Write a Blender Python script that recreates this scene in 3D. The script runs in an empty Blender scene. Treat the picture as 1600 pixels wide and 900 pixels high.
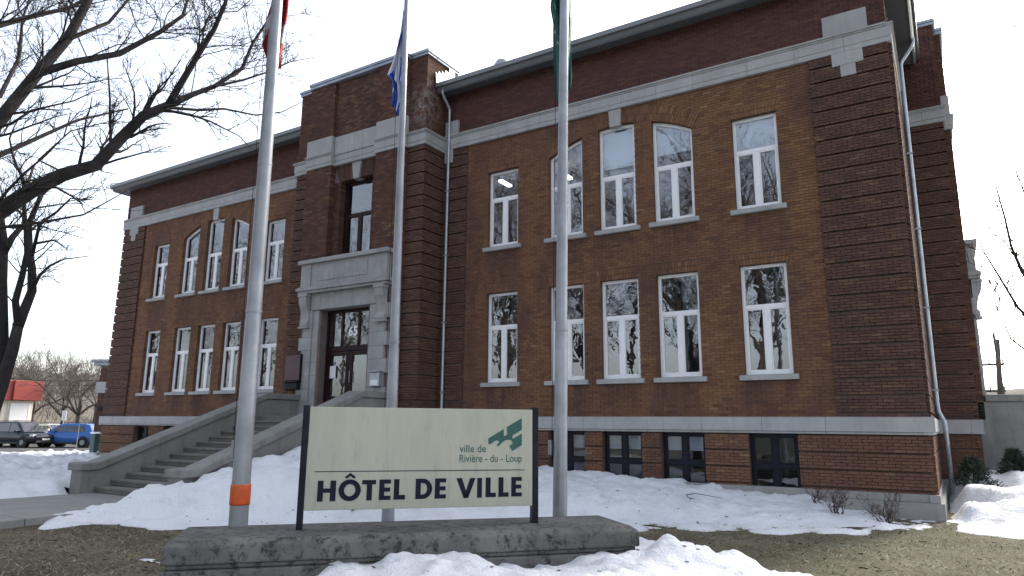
import bpy, bmesh, math, random
from mathutils import Vector, Matrix, noise
random.seed(7)
scene = bpy.context.scene
# ---------------------------------------------------------------- camera
CAM = Vector((15.204, -16.0, 1.7))
YAW, PITCH, ROLL = math.radians(31.957), math.radians(11.172), math.radians(0.467)
cw = Vector((-math.sin(YAW)*math.cos(PITCH), math.cos(YAW)*math.cos(PITCH), math.sin(PITCH)))
cr0 = Vector((math.cos(YAW), math.sin(YAW), 0)); cu0 = cr0.cross(cw)
cr = math.cos(ROLL)*cr0 + math.sin(ROLL)*cu0
cu = -math.sin(ROLL)*cr0 + math.cos(ROLL)*cu0
cd = bpy.data.cameras.new('camera'); cam = bpy.data.objects.new('camera', cd)
scene.collection.objects.link(cam)
m = Matrix((cr, cu, -cw)).transposed().to_4x4(); m.translation = CAM
cam.matrix_world = m
cd.sensor_width = 36; cd.lens = 1083.3/1600*36; cd.clip_start = 0.05; cd.clip_end = 3000
scene.camera = cam
# ---------------------------------------------------------------- sky and sun
SUN_AZ, SUN_EL = math.radians(13.0), math.radians(36.0)     # azimuth from +Y towards +X
world = bpy.data.worlds.new('World'); scene.world = world; world.use_nodes = True
nt = world.node_tree; nt.nodes.clear()
wo = nt.nodes.new('ShaderNodeOutputWorld'); bg = nt.nodes.new('ShaderNodeBackground')
sky = nt.nodes.new('ShaderNodeTexSky'); sky.sky_type = 'NISHITA'; sky.sun_disc = False
sky.sun_elevation = SUN_EL; sky.sun_rotation = SUN_AZ
sky.air_density = 1.0; sky.dust_density = 3.0; sky.ozone_density = 1.0
hs = nt.nodes.new('ShaderNodeHueSaturation'); hs.inputs['Saturation'].default_value = 0.5
nt.links.new(sky.outputs[0], hs.inputs['Color']); nt.links.new(hs.outputs[0], bg.inputs[0])
bg.inputs[1].default_value = 0.15
nt.links.new(bg.outputs[0], wo.inputs[0])
sd = bpy.data.lights.new('sun', 'SUN'); sd.energy = 1.5; sd.angle = math.radians(10); sd.color = (1, 0.93, 0.82)
sun = bpy.data.objects.new('sun', sd); scene.collection.objects.link(sun)
sdir = Vector((math.sin(SUN_AZ)*math.cos(SUN_EL), math.cos(SUN_AZ)*math.cos(SUN_EL), math.sin(SUN_EL)))
sun.rotation_euler = sdir.to_track_quat('Z', 'Y').to_euler()
scene.view_settings.view_transform = 'Standard'; scene.view_settings.look = 'None'
scene.view_settings.gamma = 1.0; scene.view_settings.exposure = 1.58
scene.view_settings.use_curve_mapping = False
scene.render.engine = 'CYCLES'
scene.cycles.max_bounces = 8; scene.cycles.transparent_max_bounces = 12
# ---------------------------------------------------------------- helpers
COL = scene.collection
class MB:
    """collects shapes; build() links them as one mesh object"""
    def __init__(s): s.v = []; s.f = []; s.uv = None
    def box(s, x0, x1, y0, y1, z0, z1):
        if x0 > x1: x0, x1 = x1, x0
        if y0 > y1: y0, y1 = y1, y0
        if z0 > z1: z0, z1 = z1, z0
        n = len(s.v)
        s.v += [(x0,y0,z0),(x1,y0,z0),(x1,y1,z0),(x0,y1,z0),(x0,y0,z1),(x1,y0,z1),(x1,y1,z1),(x0,y1,z1)]
        s.f += [(n,n+3,n+2,n+1),(n+4,n+5,n+6,n+7),(n,n+1,n+5,n+4),(n+1,n+2,n+6,n+5),(n+2,n+3,n+7,n+6),(n+3,n,n+4,n+7)]
        return s
    def lbox(s, T, s0, s1, o0, o1, z0, z1):
        a = T(s0, o0, z0); b = T(s1, o1, z1)
        return s.box(a[0], b[0], a[1], b[1], a[2], b[2])
    def hexa(s, p):      # 8 points: bottom loop 4, top loop 4
        n = len(s.v); s.v += [tuple(q) for q in p]
        s.f += [(n,n+3,n+2,n+1),(n+4,n+5,n+6,n+7),(n,n+1,n+5,n+4),(n+1,n+2,n+6,n+5),(n+2,n+3,n+7,n+6),(n+3,n,n+4,n+7)]
        return s
    def prism(s, pa, pb):   # two matching loops of 3-D points
        n = len(s.v); k = len(pa)
        s.v += [tuple(q) for q in pa] + [tuple(q) for q in pb]
        s.f.append(tuple(range(n, n+k))); s.f.append(tuple(range(n+2*k-1, n+k-1, -1)))
        for i in range(k):
            j = (i+1) % k
            s.f.append((n+i, n+k+i, n+k+j, n+j))
        return s
    def quad(s, *p):
        n = len(s.v); s.v += [tuple(q) for q in p]; s.f.append(tuple(range(n, n+len(p)))); return s
    def tube(s, pts, rad, k=8, cap=True):
        pts = [Vector(p) for p in pts]; n0 = len(s.v); N = len(pts)
        if not hasattr(rad, '__len__'): rad = [rad]*N
        prev = None
        for i, p in enumerate(pts):
            d = (pts[min(i+1, N-1)] - pts[max(i-1, 0)])
            d = d.normalized() if d.length > 1e-9 else Vector((0,0,1))
            if prev is None:
                a = Vector((1,0,0)) if abs(d.x) < .9 else Vector((0,1,0))
                u = d.cross(a).normalized()
            else:
                u = prev - d*prev.dot(d)
                u = u.normalized() if u.length > 1e-6 else d.orthogonal().normalized()
            prev = u; w = d.cross(u)
            for j in range(k):
                t = 2*math.pi*j/k
                s.v.append(tuple(p + (u*math.cos(t) + w*math.sin(t))*rad[i]))
        for i in range(N-1):
            for j in range(k):
                a = n0+i*k+j; b = n0+i*k+(j+1) % k
                s.f.append((a, b, b+k, a+k))
        if cap:
            s.f.append(tuple(range(n0+k-1, n0-1, -1))); s.f.append(tuple(range(n0+(N-1)*k, n0+N*k)))
        return s
    def mesh(s, name, recalc=False, smooth=False):
        me = bpy.data.meshes.new(name); me.from_pydata(s.v, [], s.f)
        if recalc:
            bm = bmesh.new(); bm.from_mesh(me); bmesh.ops.recalc_face_normals(bm, faces=bm.faces); bm.to_mesh(me); bm.free()
        if smooth: me.polygons.foreach_set('use_smooth', [True]*len(me.polygons))
        me.update(); return me
    def build(s, name, mat, parent=None, recalc=True, smooth=False, bevel=0, seg=2):
        me = s.mesh(name, recalc, smooth); me.materials.append(mat)
        o = bpy.data.objects.new(name, me); COL.objects.link(o)
        if parent: o.parent = parent
        if bevel:
            b = o.modifiers.new('bevel', 'BEVEL'); b.width = bevel; b.segments = seg; b.limit_method = 'ANGLE'; b.angle_limit = math.radians(40)
        return o
def empty(name, loc=(0,0,0), parent=None):
    o = bpy.data.objects.new(name, None); o.location = loc; o.empty_display_size = .2; COL.objects.link(o)
    if parent: o.parent = parent
    return o
def tag(o, label=None, cat=None, group=None, kind=None):
    if label: o['label'] = label
    if cat: o['category'] = cat
    if group: o['group'] = group
    if kind: o['kind'] = kind
    return o
def copy_tree(o, parent=None):
    c = o.copy(); COL.objects.link(c); c.parent = parent
    for ch in list(o.children): copy_tree(ch, c)
    return c
def fbm(x, y, z=0., o=4):
    s = 0; a = 1; f = 1
    for _ in range(o):
        s += a*noise.noise(Vector((x*f, y*f, z*f))); a *= .5; f *= 2.03
    return s
# ---------------------------------------------------------------- materials
def nodemat(name):
    mt = bpy.data.materials.new(name); mt.use_nodes = True
    nt = mt.node_tree; return mt, nt, nt.nodes['Principled BSDF'], nt.nodes, nt.links
def ramp(N, stops):
    r = N.new('ShaderNodeValToRGB'); e = r.color_ramp.elements
    while len(e) < len(stops): e.new(.5)
    for i, (p, c) in enumerate(stops):
        e[i].position = p; e[i].color = tuple(c)+(1,) if len(c) == 3 else c
    return r
def tnoise(N, L, scale, detail=4, rough=.55, vec=None, dist=0):
    n = N.new('ShaderNodeTexNoise'); n.inputs['Scale'].default_value = scale; n.inputs['Detail'].default_value = detail
    n.inputs['Roughness'].default_value = rough; n.inputs['Distortion'].default_value = dist
    if vec: L.new(vec, n.inputs['Vector'])
    return n
def mix(N, L, fac, a, b, mode='MIX'):
    x = N.new('ShaderNodeMix'); x.data_type = 'RGBA'; x.blend_type = mode; x.clamp_factor = True
    for sock, val in ((x.inputs[0], fac), (x.inputs[6], a), (x.inputs[7], b)):
        if hasattr(val, 'is_linked'): L.new(val, sock)
        elif isinstance(val, (int, float)): sock.default_value = val
        else: sock.default_value = tuple(val)+(1,)
    return x.outputs[2]
def maprange(N, L, v, a, b, c=0., d=1.):
    r = N.new('ShaderNodeMapRange'); L.new(v, r.inputs[0])
    for i, q in enumerate((a, b, c, d)): r.inputs[i+1].default_value = q
    return r.outputs[0]
def bump(N, L, h, strength, dist, bs):
    b = N.new('ShaderNodeBump'); b.inputs['Strength'].default_value = strength; b.inputs['Distance'].default_value = dist
    L.new(h, b.inputs['Height']); L.new(b.outputs[0], bs.inputs['Normal']); return b
def geo(N): return N.new('ShaderNodeNewGeometry')
def simple(name, col, rough=.6, metal=0., var=.15, scale=3., bmp=.0, bscale=40., spec=None):
    """plain coloured stuff with uneven tone, fine relief"""
    mt, nt, bs, N, L = nodemat(name)
    g = geo(N); n = tnoise(N, L, scale, 5, .6, g.outputs['Position'])
    dark = [c*(1-var*1.6) for c in col]; lite = [min(1, c*(1+var)) for c in col]
    r = ramp(N, [(.3, dark), (.7, lite)]); L.new(n.outputs[0], r.inputs[0])
    L.new(r.outputs[0], bs.inputs['Base Color'])
    bs.inputs['Roughness'].default_value = rough; bs.inputs['Metallic'].default_value = metal
    if spec is not None: bs.inputs['Specular IOR Level'].default_value = spec
    if bmp:
        n2 = tnoise(N, L, bscale, 5, .65, g.outputs['Position']); bump(N, L, n2.outputs[0], bmp, .01, bs)
    return mt
def brick_mat(name, stops, stain=(.05,.03,.028), stain_lo=.55, stain_hi=.75, stain_amt=.5, eff=None, sills=False):
    mt, nt, bs, N, L = nodemat(name)
    g = geo(N); oi = N.new('ShaderNodeObjectInfo')
    ad = N.new('ShaderNodeMath'); ad.operation = 'ADD'; L.new(g.outputs['Random Per Island'], ad.inputs[0]); L.new(oi.outputs['Random'], ad.inputs[1])
    fr = N.new('ShaderNodeMath'); fr.operation = 'FRACT'; L.new(ad.outputs[0], fr.inputs[0])
    r = ramp(N, stops); L.new(fr.outputs[0], r.inputs[0])
    mpz = N.new('ShaderNodeMapping'); mpz.inputs['Scale'].default_value = (1.5,1.5,.6); L.new(g.outputs['Position'], mpz.inputs[0])
    n = tnoise(N, L, .6, 6, .65, mpz.outputs[0], .5)
    f = maprange(N, L, n.outputs[0], stain_lo, stain_hi, 0, stain_amt)
    c = mix(N, L, f, r.outputs[0], stain)
    if sills:
        sx = N.new('ShaderNodeSeparateXYZ'); L.new(g.outputs['Position'], sx.inputs[0])
        def mth(op, a, b=None):
            q = N.new('ShaderNodeMath'); q.operation = op
            for k_, v_ in enumerate((a, b)):
                if v_ is None: continue
                if hasattr(v_, 'is_linked'): L.new(v_, q.inputs[k_])
                else: q.inputs[k_].default_value = v_
            return q.outputs[0]
        ax = mth('ABSOLUTE', sx.outputs[0]); tot = None
        for xc in (4.885, 6.905, 8.405, 9.91, 11.905):
            w1 = maprange(N, L, mth('ABSOLUTE', mth('SUBTRACT', ax, xc)), .62, .42, 0, 1)
            tot = w1 if tot is None else mth('MAXIMUM', tot, w1)
        zf = None
        for zs in (6.55, 2.71):
            up_ = maprange(N, L, sx.outputs[2], zs-1.25, zs-.1, 0, 1); cut = maprange(N, L, sx.outputs[2], zs, zs+.03, 1, 0)
            z_ = mth('MULTIPLY', up_, cut); zf = z_ if zf is None else mth('MAXIMUM', zf, z_)
        mpw = N.new('ShaderNodeMapping'); mpw.inputs['Scale'].default_value = (4,4,.5); L.new(g.outputs['Position'], mpw.inputs[0])
        nw = tnoise(N, L, 1.3, 5, .6, mpw.outputs[0])
        fs = mth('MULTIPLY', mth('MULTIPLY', tot, zf), maprange(N, L, nw.outputs[0], .38, .6, .1, .75))
        c = mix(N, L, fs, c, (.07,.04,.034))
    n2 = tnoise(N, L, 30, 4, .6, g.outputs['Position'])
    c = mix(N, L, maprange(N, L, n2.outputs[0], .3, .75, 0, .35), c, (.03, .02, .018))
    if eff:     # white salt bloom round one spot of the wall
        v = N.new('ShaderNodeVectorMath'); v.operation = 'DISTANCE'; L.new(g.outputs['Position'], v.inputs[0]); v.inputs[1].default_value = eff
        n3 = tnoise(N, L, 5, 6, .75, g.outputs['Position'])
        q = maprange(N, L, v.outputs['Value'], .1, .95, .4, .0)
        a2 = N.new('ShaderNodeMath'); a2.operation = 'MULTIPLY'; L.new(q, a2.inputs[0]); L.new(maprange(N, L, n3.outputs[0], .42, .62, 0, 1.5), a2.inputs[1])
        c = mix(N, L, a2.outputs[0], c, (.42, .4, .38))
    L.new(c, bs.inputs['Base Color']); bs.inputs['Roughness'].default_value = .88; bs.inputs['Specular IOR Level'].default_value = .25
    n4 = tnoise(N, L, 60, 4, .7, g.outputs['Position']); bump(N, L, n4.outputs[0], .5, .006, bs)
    return mt
M = {}
M['brick_field'] = brick_mat('tan_brick', [(0,(.13,.061,.04)),(.2,(.178,.088,.049)),(.5,(.205,.104,.054)),(.75,(.223,.117,.06)),(.93,(.172,.079,.045)),(1,(.27,.153,.08))], (.09,.048,.042), .44, .67, .78, sills=True)
M['brick_base'] = brick_mat('orange_brick', [(0,(.140,.069,.045)),(.3,(.182,.092,.054)),(.6,(.200,.104,.059)),(.9,(.169,.081,.049)),(1,(.242,.151,.086))], (.091,.050,.047), .45, .7, .65)
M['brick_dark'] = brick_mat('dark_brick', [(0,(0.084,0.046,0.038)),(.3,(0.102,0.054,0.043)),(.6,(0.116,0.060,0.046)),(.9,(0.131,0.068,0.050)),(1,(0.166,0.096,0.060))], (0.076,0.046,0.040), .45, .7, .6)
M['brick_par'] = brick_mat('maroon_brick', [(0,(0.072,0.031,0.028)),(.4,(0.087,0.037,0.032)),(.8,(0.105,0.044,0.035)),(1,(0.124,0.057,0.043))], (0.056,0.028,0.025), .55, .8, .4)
M['brick_pav'] = brick_mat('pavilion_brick', [(0,(0.070,0.035,0.029)),(.35,(0.095,0.045,0.033)),(.7,(0.117,0.055,0.037)),(.95,(0.140,0.068,0.041)),(1,(0.191,0.105,0.057))], (0.057,0.031,0.026), .5, .75, .5, eff=(2.72,-1.05,11.15))
M['brick_mix'] = brick_mat('mottled_brick', [(0,(0.066,0.033,0.030)),(.35,(0.099,0.051,0.036)),(.7,(0.127,0.066,0.041)),(1,(0.176,0.105,0.061))], (0.055,0.029,0.026), .42, .62, .7)
M['mortar_field'] = simple('tan_mortar', (.105,.066,.05), .95, var=.2, scale=2, bmp=.4)
M['mortar_dark'] = simple('brown_mortar', (.165,.13,.122), .95, var=.2, scale=2, bmp=.4)
M['mortar_par'] = simple('grey_mortar', (.2,.16,.155), .95, var=.2, scale=2, bmp=.4)
def stone_mat(name, col, var=.14, dirt=.5, speck=.0, streak=True):
    mt, nt, bs, N, L = nodemat(name)
    g = geo(N); oi = N.new('ShaderNodeObjectInfo'); tc = N.new('ShaderNodeTexCoord')
    n = tnoise(N, L, 1.7, 6, .62, g.outputs['Position'])
    r = ramp(N, [(.25, [c*(1-var*1.8) for c in col]), (.75, [c*(1+var*.7) for c in col])]); L.new(n.outputs[0], r.inputs[0])
    c = mix(N, L, maprange(N, L, oi.outputs['Random'], 0, 1, 0, .22), r.outputs[0], [q*.6 for q in col])
    mp = N.new('ShaderNodeMapping'); mp.inputs['Scale'].default_value = (7, 7, .7 if streak else 7); L.new(g.outputs['Position'], mp.inputs[0])
    n3 = tnoise(N, L, 1.2, 6, .7, mp.outputs[0])
    c = mix(N, L, maprange(N, L, n3.outputs[0], .52, .78, 0, dirt), c, [q*.3 for q in col])
    n2 = tnoise(N, L, 70, 3, .6, g.outputs['Position'])
    c = mix(N, L, maprange(N, L, n2.outputs[0], .45, .8, 0, .35), c, [q*.5 for q in col])
    if speck:
        n5 = tnoise(N, L, 9, 8, .75, g.outputs['Position'], .3)
        c = mix(N, L, maprange(N, L, n5.outputs[0], .5, .62, 0, speck), c, (.018,.018,.017))
        n6 = tnoise(N, L, 14, 6, .7, g.outputs['Position'])
        c = mix(N, L, maprange(N, L, n6.outputs[0], .63, .7, 0, .5), c, (.3,.29,.25))
    L.new(c, bs.inputs['Base Color']); bs.inputs['Roughness'].default_value = .85; bs.inputs['Specular IOR Level'].default_value = .3
    n4 = tnoise(N, L, 45, 6, .7, g.outputs['Position']); bump(N, L, n4.outputs[0], .45, .01, bs)
    return mt
M['stone'] = stone_mat('limestone', (.39,.39,.39), .12, .4)
M['portal'] = stone_mat('portal_limestone', (.37,.37,.37), .16, .6)
M['concrete'] = stone_mat('stair_concrete', (.25,.25,.235), .18, .6)
M['step'] = stone_mat('step_concrete', (.2,.195,.18), .18, .6)
M['base_concrete'] = stone_mat('base_concrete', (.33,.325,.31), .15, .5)
M['old_concrete'] = stone_mat('lichened_concrete', (.15,.15,.14), .3, .7, speck=.92)
M['walk'] = stone_mat('walk_concrete', (.27,.265,.25), .12, .25, streak=False)
M['white_frame'] = simple('white_vinyl', (.78,.78,.8), .35, var=.03)
M['navy_frame'] = simple('navy_aluminium', (.012,.014,.022), .35, var=.2, spec=.15)
M['brown_frame'] = simple('dark_brown_wood', (.022,.010,.011), .4, var=.25, bmp=.1, spec=.15)
M['eave'] = simple('grey_sheet_metal', (.105,.115,.125), .45, .0, var=.1, scale=1)
M['gutter'] = simple('gutter_metal', (.17,.18,.19), .4, .2, var=.12, scale=1.5)
M['cap'] = simple('galvanised_cap', (.27,.3,.35), .42, .35, var=.15, scale=2)
M['flash'] = simple('bright_flashing', (.45,.47,.5), .4, .4, var=.1, scale=2)
M['pipe'] = simple('downspout_metal', (.36,.39,.43), .35, .5, var=.15, scale=2)
M['room'] = simple('room_plaster', (.22,.22,.23), .9, var=.1)
M['blind'] = simple('white_blind', (.7,.7,.72), .8, var=.03)
M['roof'] = simple('roof_gravel', (.2,.2,.2), .9, var=.2)
def glass_mat(name, wav=.35, sc=3.0, ior=2.5, tint=(.78,.82,.85)):
    mt = bpy.data.materials.new(name); mt.use_nodes = True; nt = mt.node_tree; N = nt.nodes; L = nt.links; N.clear()
    out = N.new('ShaderNodeOutputMaterial'); mx = N.new('ShaderNodeMixShader'); fz = N.new('ShaderNodeFresnel'); fz.inputs[0].default_value = ior
    tr = N.new('ShaderNodeBsdfTransparent'); tr.inputs[0].default_value = tint+(1,)
    gl = N.new('ShaderNodeBsdfGlossy'); gl.inputs['Roughness'].default_value = .012; gl.inputs[0].default_value = (.93,.95,1,1)
    g = geo(N); oi = N.new('ShaderNodeObjectInfo')
    ad = N.new('ShaderNodeVectorMath'); ad.operation = 'ADD'; L.new(g.outputs['Position'], ad.inputs[0])
    sc_ = N.new('ShaderNodeMath'); sc_.operation = 'MULTIPLY'; sc_.inputs[1].default_value = 50; L.new(oi.outputs['Random'], sc_.inputs[0])
    L.new(sc_.outputs[0], ad.inputs[1])
    n = tnoise(N, L, sc, 2, .4, ad.outputs[0], .6)
    b = N.new('ShaderNodeBump'); b.inputs['Strength'].default_value = wav; b.inputs['Distance'].default_value = .02; L.new(n.outputs[0], b.inputs['Height'])
    L.new(b.outputs[0], gl.inputs['Normal'])
    bf = N.new('ShaderNodeMath'); bf.operation = 'SUBTRACT'; bf.inputs[0].default_value = 1; L.new(g.outputs['Backfacing'], bf.inputs[1])
    mf = N.new('ShaderNodeMath'); mf.operation = 'MULTIPLY'; L.new(fz.outputs[0], mf.inputs[0]); L.new(bf.outputs[0], mf.inputs[1]); L.new(mf.outputs[0], mx.inputs[0]); L.new(tr.outputs[0], mx.inputs[1]); L.new(gl.outputs[0], mx.inputs[2]); L.new(mx.outputs[0], out.inputs[0])
    return mt
M['glass'] = glass_mat('window_glass', .07, 2.0, 2.3)
M['glass_wavy'] = glass_mat('wavy_glass', .12, 2.6, 2.3)
# ---------------------------------------------------------------- the setting: ground, road, walk
def ground_mat():
    mt, nt, bs, N, L = nodemat('thawed_lawn')
    g = geo(N); P = g.outputs['Position']
    n = tnoise(N, L, .8, 6, .65, P); r = ramp(N, [(.3,(.07,.06,.042)),(.48,(.15,.127,.082)),(.7,(.26,.222,.145))]); L.new(n.outputs[0], r.inputs[0])
    n2 = tnoise(N, L, 18, 6, .75, P); c = mix(N, L, maprange(N, L, n2.outputs[0], .4, .62, 0, .8), r.outputs[0], (.03,.024,.02))
    # greener to the right of the plinth
    sx = N.new('ShaderNodeSeparateXYZ'); L.new(P, sx.inputs[0])
    n3 = tnoise(N, L, 2.2, 5, .7, P)
    gr = N.new('ShaderNodeMath'); gr.operation = 'MULTIPLY'; L.new(maprange(N, L, sx.outputs[0], 10.5, 13.0, 0, .75), gr.inputs[0]); L.new(maprange(N, L, n3.outputs[0], .35, .6, .2, 1), gr.inputs[1])
    c = mix(N, L, gr.outputs[0], c, (.105,.108,.06))
    n4 = tnoise(N, L, 26, 4, .8, P); n5 = tnoise(N, L, 1.1, 4, .6, P)
    fr = N.new('ShaderNodeMath'); fr.operation = 'MULTIPLY'; L.new(maprange(N, L, n4.outputs[0], .56, .66, 0, 1), fr.inputs[0]); L.new(maprange(N, L, n5.outputs[0], .48, .66, 0, .8), fr.inputs[1])
    fm = N.new('ShaderNodeMath'); fm.operation = 'MULTIPLY'; L.new(fr.outputs[0], fm.inputs[0]); L.new(maprange(N, L, sx.outputs[0], 10, 14, .12, 1), fm.inputs[1])
    c = mix(N, L, fm.outputs[0], c, (.6,.6,.6))
    L.new(c, bs.inputs['Base Color']); bs.inputs['Roughness'].default_value = .95; bs.inputs['Specular IOR Level'].default_value = .2
    b = bump(N, L, n2.outputs[0], .9, .04, bs)
    return mt
M['ground'] = ground_mat()
def gz(x, y):
    """height of the bare ground"""
    if abs(x) > 60 or abs(y) > 60: return 0.0
    return .02*fbm(x*.5, y*.5) + .012*fbm(x*2.2, y*2.2, 3)
def grid(name, mat, x0, x1, y0, y1, st, fn, keep=None, smooth=True):
    nx = int(round((x1-x0)/st)); ny = int(round((y1-y0)/st)); v = []; f = []; idx = {}
    z = [[fn(x0+i*st, y0+j*st) for i in range(nx+1)] for j in range(ny+1)]
    def vid(i, j):
        if (i, j) not in idx: idx[(i, j)] = len(v); v.append((x0+i*st, y0+j*st, z[j][i]))
        return idx[(i, j)]
    for j in range(ny):
        for i in range(nx):
            if keep and not keep(x0+(i+.5)*st, y0+(j+.5)*st, max(z[j][i], z[j][i+1], z[j+1][i], z[j+1][i+1])): continue
            f.append((vid(i,j), vid(i+1,j), vid(i+1,j+1), vid(i,j+1)))
    me = bpy.data.meshes.new(name); me.from_pydata(v, [], f); me.materials.append(mat)
    if smooth: me.polygons.foreach_set('use_smooth', [True]*len(me.polygons))
    o = bpy.data.objects.new(name, me); COL.objects.link(o); return o
def ground():
    mb = MB()
    xs = [-900,-300,-120,-60]+[-58+.5*k for k in range(0,164)]+[24+2*k for k in range(0,18)]+[60,120,300,900]
    xs = sorted(set([-900,-300,-120,-60,-45,-32,-24,-20,-16,-12,-8,-4,-2,0]+[.25*k for k in range(0,88)]+[22,24,28,36,48,60,120,300,900]))
    ys = sorted(set([-900,-300,-120,-60,-40,-30,-24,-20,-18]+[-16+.25*k for k in range(0,72)]+[2,4,8,14,22,36,60,120,300,900]))
    v = [(x, y, gz(x, y)-.02 if -1 < x < 23 and -17 < y < 3 else -.05) for y in ys for x in xs]; n = len(xs)
    f = [(j*n+i, j*n+i+1, (j+1)*n+i+1, (j+1)*n+i) for j in range(len(ys)-1) for i in range(n-1)]
    me = bpy.data.meshes.new('ground'); me.from_pydata(v, [], f); me.materials.append(M['ground'])
    me.polygons.foreach_set('use_smooth', [True]*len(me.polygons))
    o = bpy.data.objects.new('ground', me); COL.objects.link(o); tag(o, 'thawed brown lawn around the town hall', kind='structure')
ground()
M['asphalt'] = simple('asphalt', (.075,.073,.07), .9, var=.3, scale=.6, bmp=.4, bscale=60)
tag(MB().box(-75,-24.5,-12,45,-.2,.0).build('parking_lot', M['asphalt']), 'grey asphalt parking lot beyond the snow', kind='structure')
tag(MB().box(-90,80,-31,-20.5,-.2,-.03).build('road', M['asphalt']), 'asphalt road behind the viewer', kind='structure')
w = MB()
for k in range(9):
    y1 = -7.02-1.5*k; w.box(-1.75, 1.95, y1-1.49, y1, -.2, .1+.004*(k % 2))
tag(w.build('walkway', M['walk'], bevel=.012), 'concrete walk leading up to the entrance steps', kind='structure')
# ---------------------------------------------------------------- town hall
hall = tag(empty('town_hall'), 'long two-storey brick town hall with stone bands and a projecting entrance bay', 'building')
F = lambda s, o, z: (s, -o, z)                      # front: s along X, o towards the viewer
FL = lambda s, o, z: (-s, -o, z)                    # the same, mirrored
SP = lambda s, o, z: (14.82+o, 7.8+s, z)            # right-hand side wall
CH = .07
WIN = [(4.37,5.40),(6.39,7.42),(7.89,8.92),(9.39,10.43),(11.39,12.42)]
SILL_L, HEAD_L, SILL_U, HEAD_U = 2.84, 5.34, 6.68, 8.95
ACX, ACZ, AR, ARX = 8.41, 5.47, 4.05, 4.46          # arch over the three middle windows
BELT0, BELT1, BAND0, BAND1, PLIN = 9.94, 10.39, 1.57, 1.92, .45
class Bricks:
    """collects bricks by material; the nearest 300 become parts of their own"""
    def __init__(s): s.b = {}; s.x = {}
    def add(s, mat, T, s0, s1, z0, z1, out, depth=.1):
        a = T(s0, out, z0); b = T(s1, out-depth, z1)
        s.b.setdefault(mat, []).append((min(a[0],b[0]),max(a[0],b[0]),min(a[1],b[1]),max(a[1],b[1]),z0,z1))
    def hexa(s, mat, pts): s.x.setdefault(mat, []).append(pts)
BR = Bricks()
def sub(iv, a, b):
    r = []
    for p, q in iv:
        if b <= p or a >= q: r.append((p, q)); continue
        if a > p: r.append((p, a))
        if b < q: r.append((b, q))
    return r
def fill(mat, T, s0, s1, z0, z1, out=0., holes=None, zref=None, rust=None, depth=.1):
    """lay courses of bricks; holes(z) lists (a,b) gaps; rust=(phase, proud): every fifth course set back"""
    zr = zref if zref is not None else z0
    i = math.floor((z0-zr)/CH+1e-6)
    while True:
        if rust is None: c0 = zr+i*CH; c1 = c0+CH
        else: c0 = zr+(i//5)*.35+(i % 5)*.063; c1 = c0+.063
        if c0 >= z1-.012: break
        a0 = max(c0, z0)+.0045; a1 = min(c1, z1)-.0045
        if a1-a0 > .012:
            iv = [(s0, s1)]
            if holes:
                for h in holes((a0+a1)/2): iv = sub(iv, *h)
            o = out if rust is None else out+rust[1]
            for p, q in iv:
                bl = .215; off = (i % 2)*bl*.5 + (i % 3)*.0
                k = math.floor((p-off)/bl)
                while True:
                    b0 = max(p, off+k*bl); b1 = min(q, off+(k+1)*bl)
                    if b0 >= q-1e-6: break
                    e0 = b0 if b0 == p else b0+.005
                    e1 = b1 if b1 == q else b1-.005
                    if e1-e0 > .02: BR.add(mat, T, e0, e1, a0, a1, o+random.uniform(-.0018,.0018), depth)
                    k += 1
        i += 1
def arch_z(x, r=AR): return ACZ+math.sqrt(max(0, r*r-(x-ACX)**2))
def field_holes(z):
    h = []
    for k, (a, b) in enumerate(WIN):
        if SILL_L-.14 < z < HEAD_L: h.append((a-(.11 if z < SILL_L else 0), b+(.11 if z < SILL_L else 0)))
        if HEAD_L <= z < HEAD_L+.27: h.append((a-.05-(z-HEAD_L)*.25, b+.05+(z-HEAD_L)*.25))
        if SILL_U-.14 < z < SILL_U: h.append((a-.11, b+.11))
        if k in (0, 4):
            if SILL_U <= z < HEAD_U: h.append((a, b))
            if HEAD_U <= z < HEAD_U+.27: h.append((a-.05-(z-HEAD_U)*.25, b+.05+(z-HEAD_U)*.25))
        elif SILL_U <= z:
            dz = z-ACZ
            if dz < AR:
                w = math.sqrt(AR*AR-dz*dz); aa = max(a, ACX-w); bb = min(b, ACX+w)
                if bb > aa: h.append((aa, bb))
    dz = z-ACZ
    lim = dz*math.tan(math.radians(30.6))
    if dz > 3.4 and dz < ARX:
        xo = min(math.sqrt(ARX*ARX-dz*dz), lim); xi = math.sqrt(max(0, AR*AR-dz*dz))
        if xo > xi: h += [(ACX-xo, ACX-xi), (ACX+xi, ACX+xo)] if xi > 0 else [(ACX-xo, ACX+xo)]
    if 9.45 < z: h.append((ACX-.18, ACX+.18))
    return h
def base_holes(z): return [(a, b) for a, b in WIN] if z > .15 else []
def soldier(mat, T, a, b, z, out, h=.265):
    n = int(round((b-a+.1)/.074)); 
    for k in range(n):
        t0 = k/n; t1 = (k+1)/n
        def X(t, top): 
            e = .05+(.066 if top else 0); return a-e+(b-a+2*e)*t
        for z0, z1 in ((z, z+h*.5-.005), (z+h*.5+.004, z+h)):
            f0 = (z0-z)/h; f1 = (z1-z)/h
            def P(t, f): return X(t, 0)*(1-f)+X(t, 1)*f
            g = .004; zz = z1-.004
            l0, r0, l1, r1 = P(t0,f0)+g, P(t1,f0)-g, P(t0,f1)+g, P(t1,f1)-g
            BR.hexa(mat, [T(l0,out,z0),T(r0,out,z0),T(r0,out-.1,z0),T(l0,out-.1,z0),T(l1,out,zz),T(r1,out,zz),T(r1,out-.1,zz),T(l1,out-.1,zz)])
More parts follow.
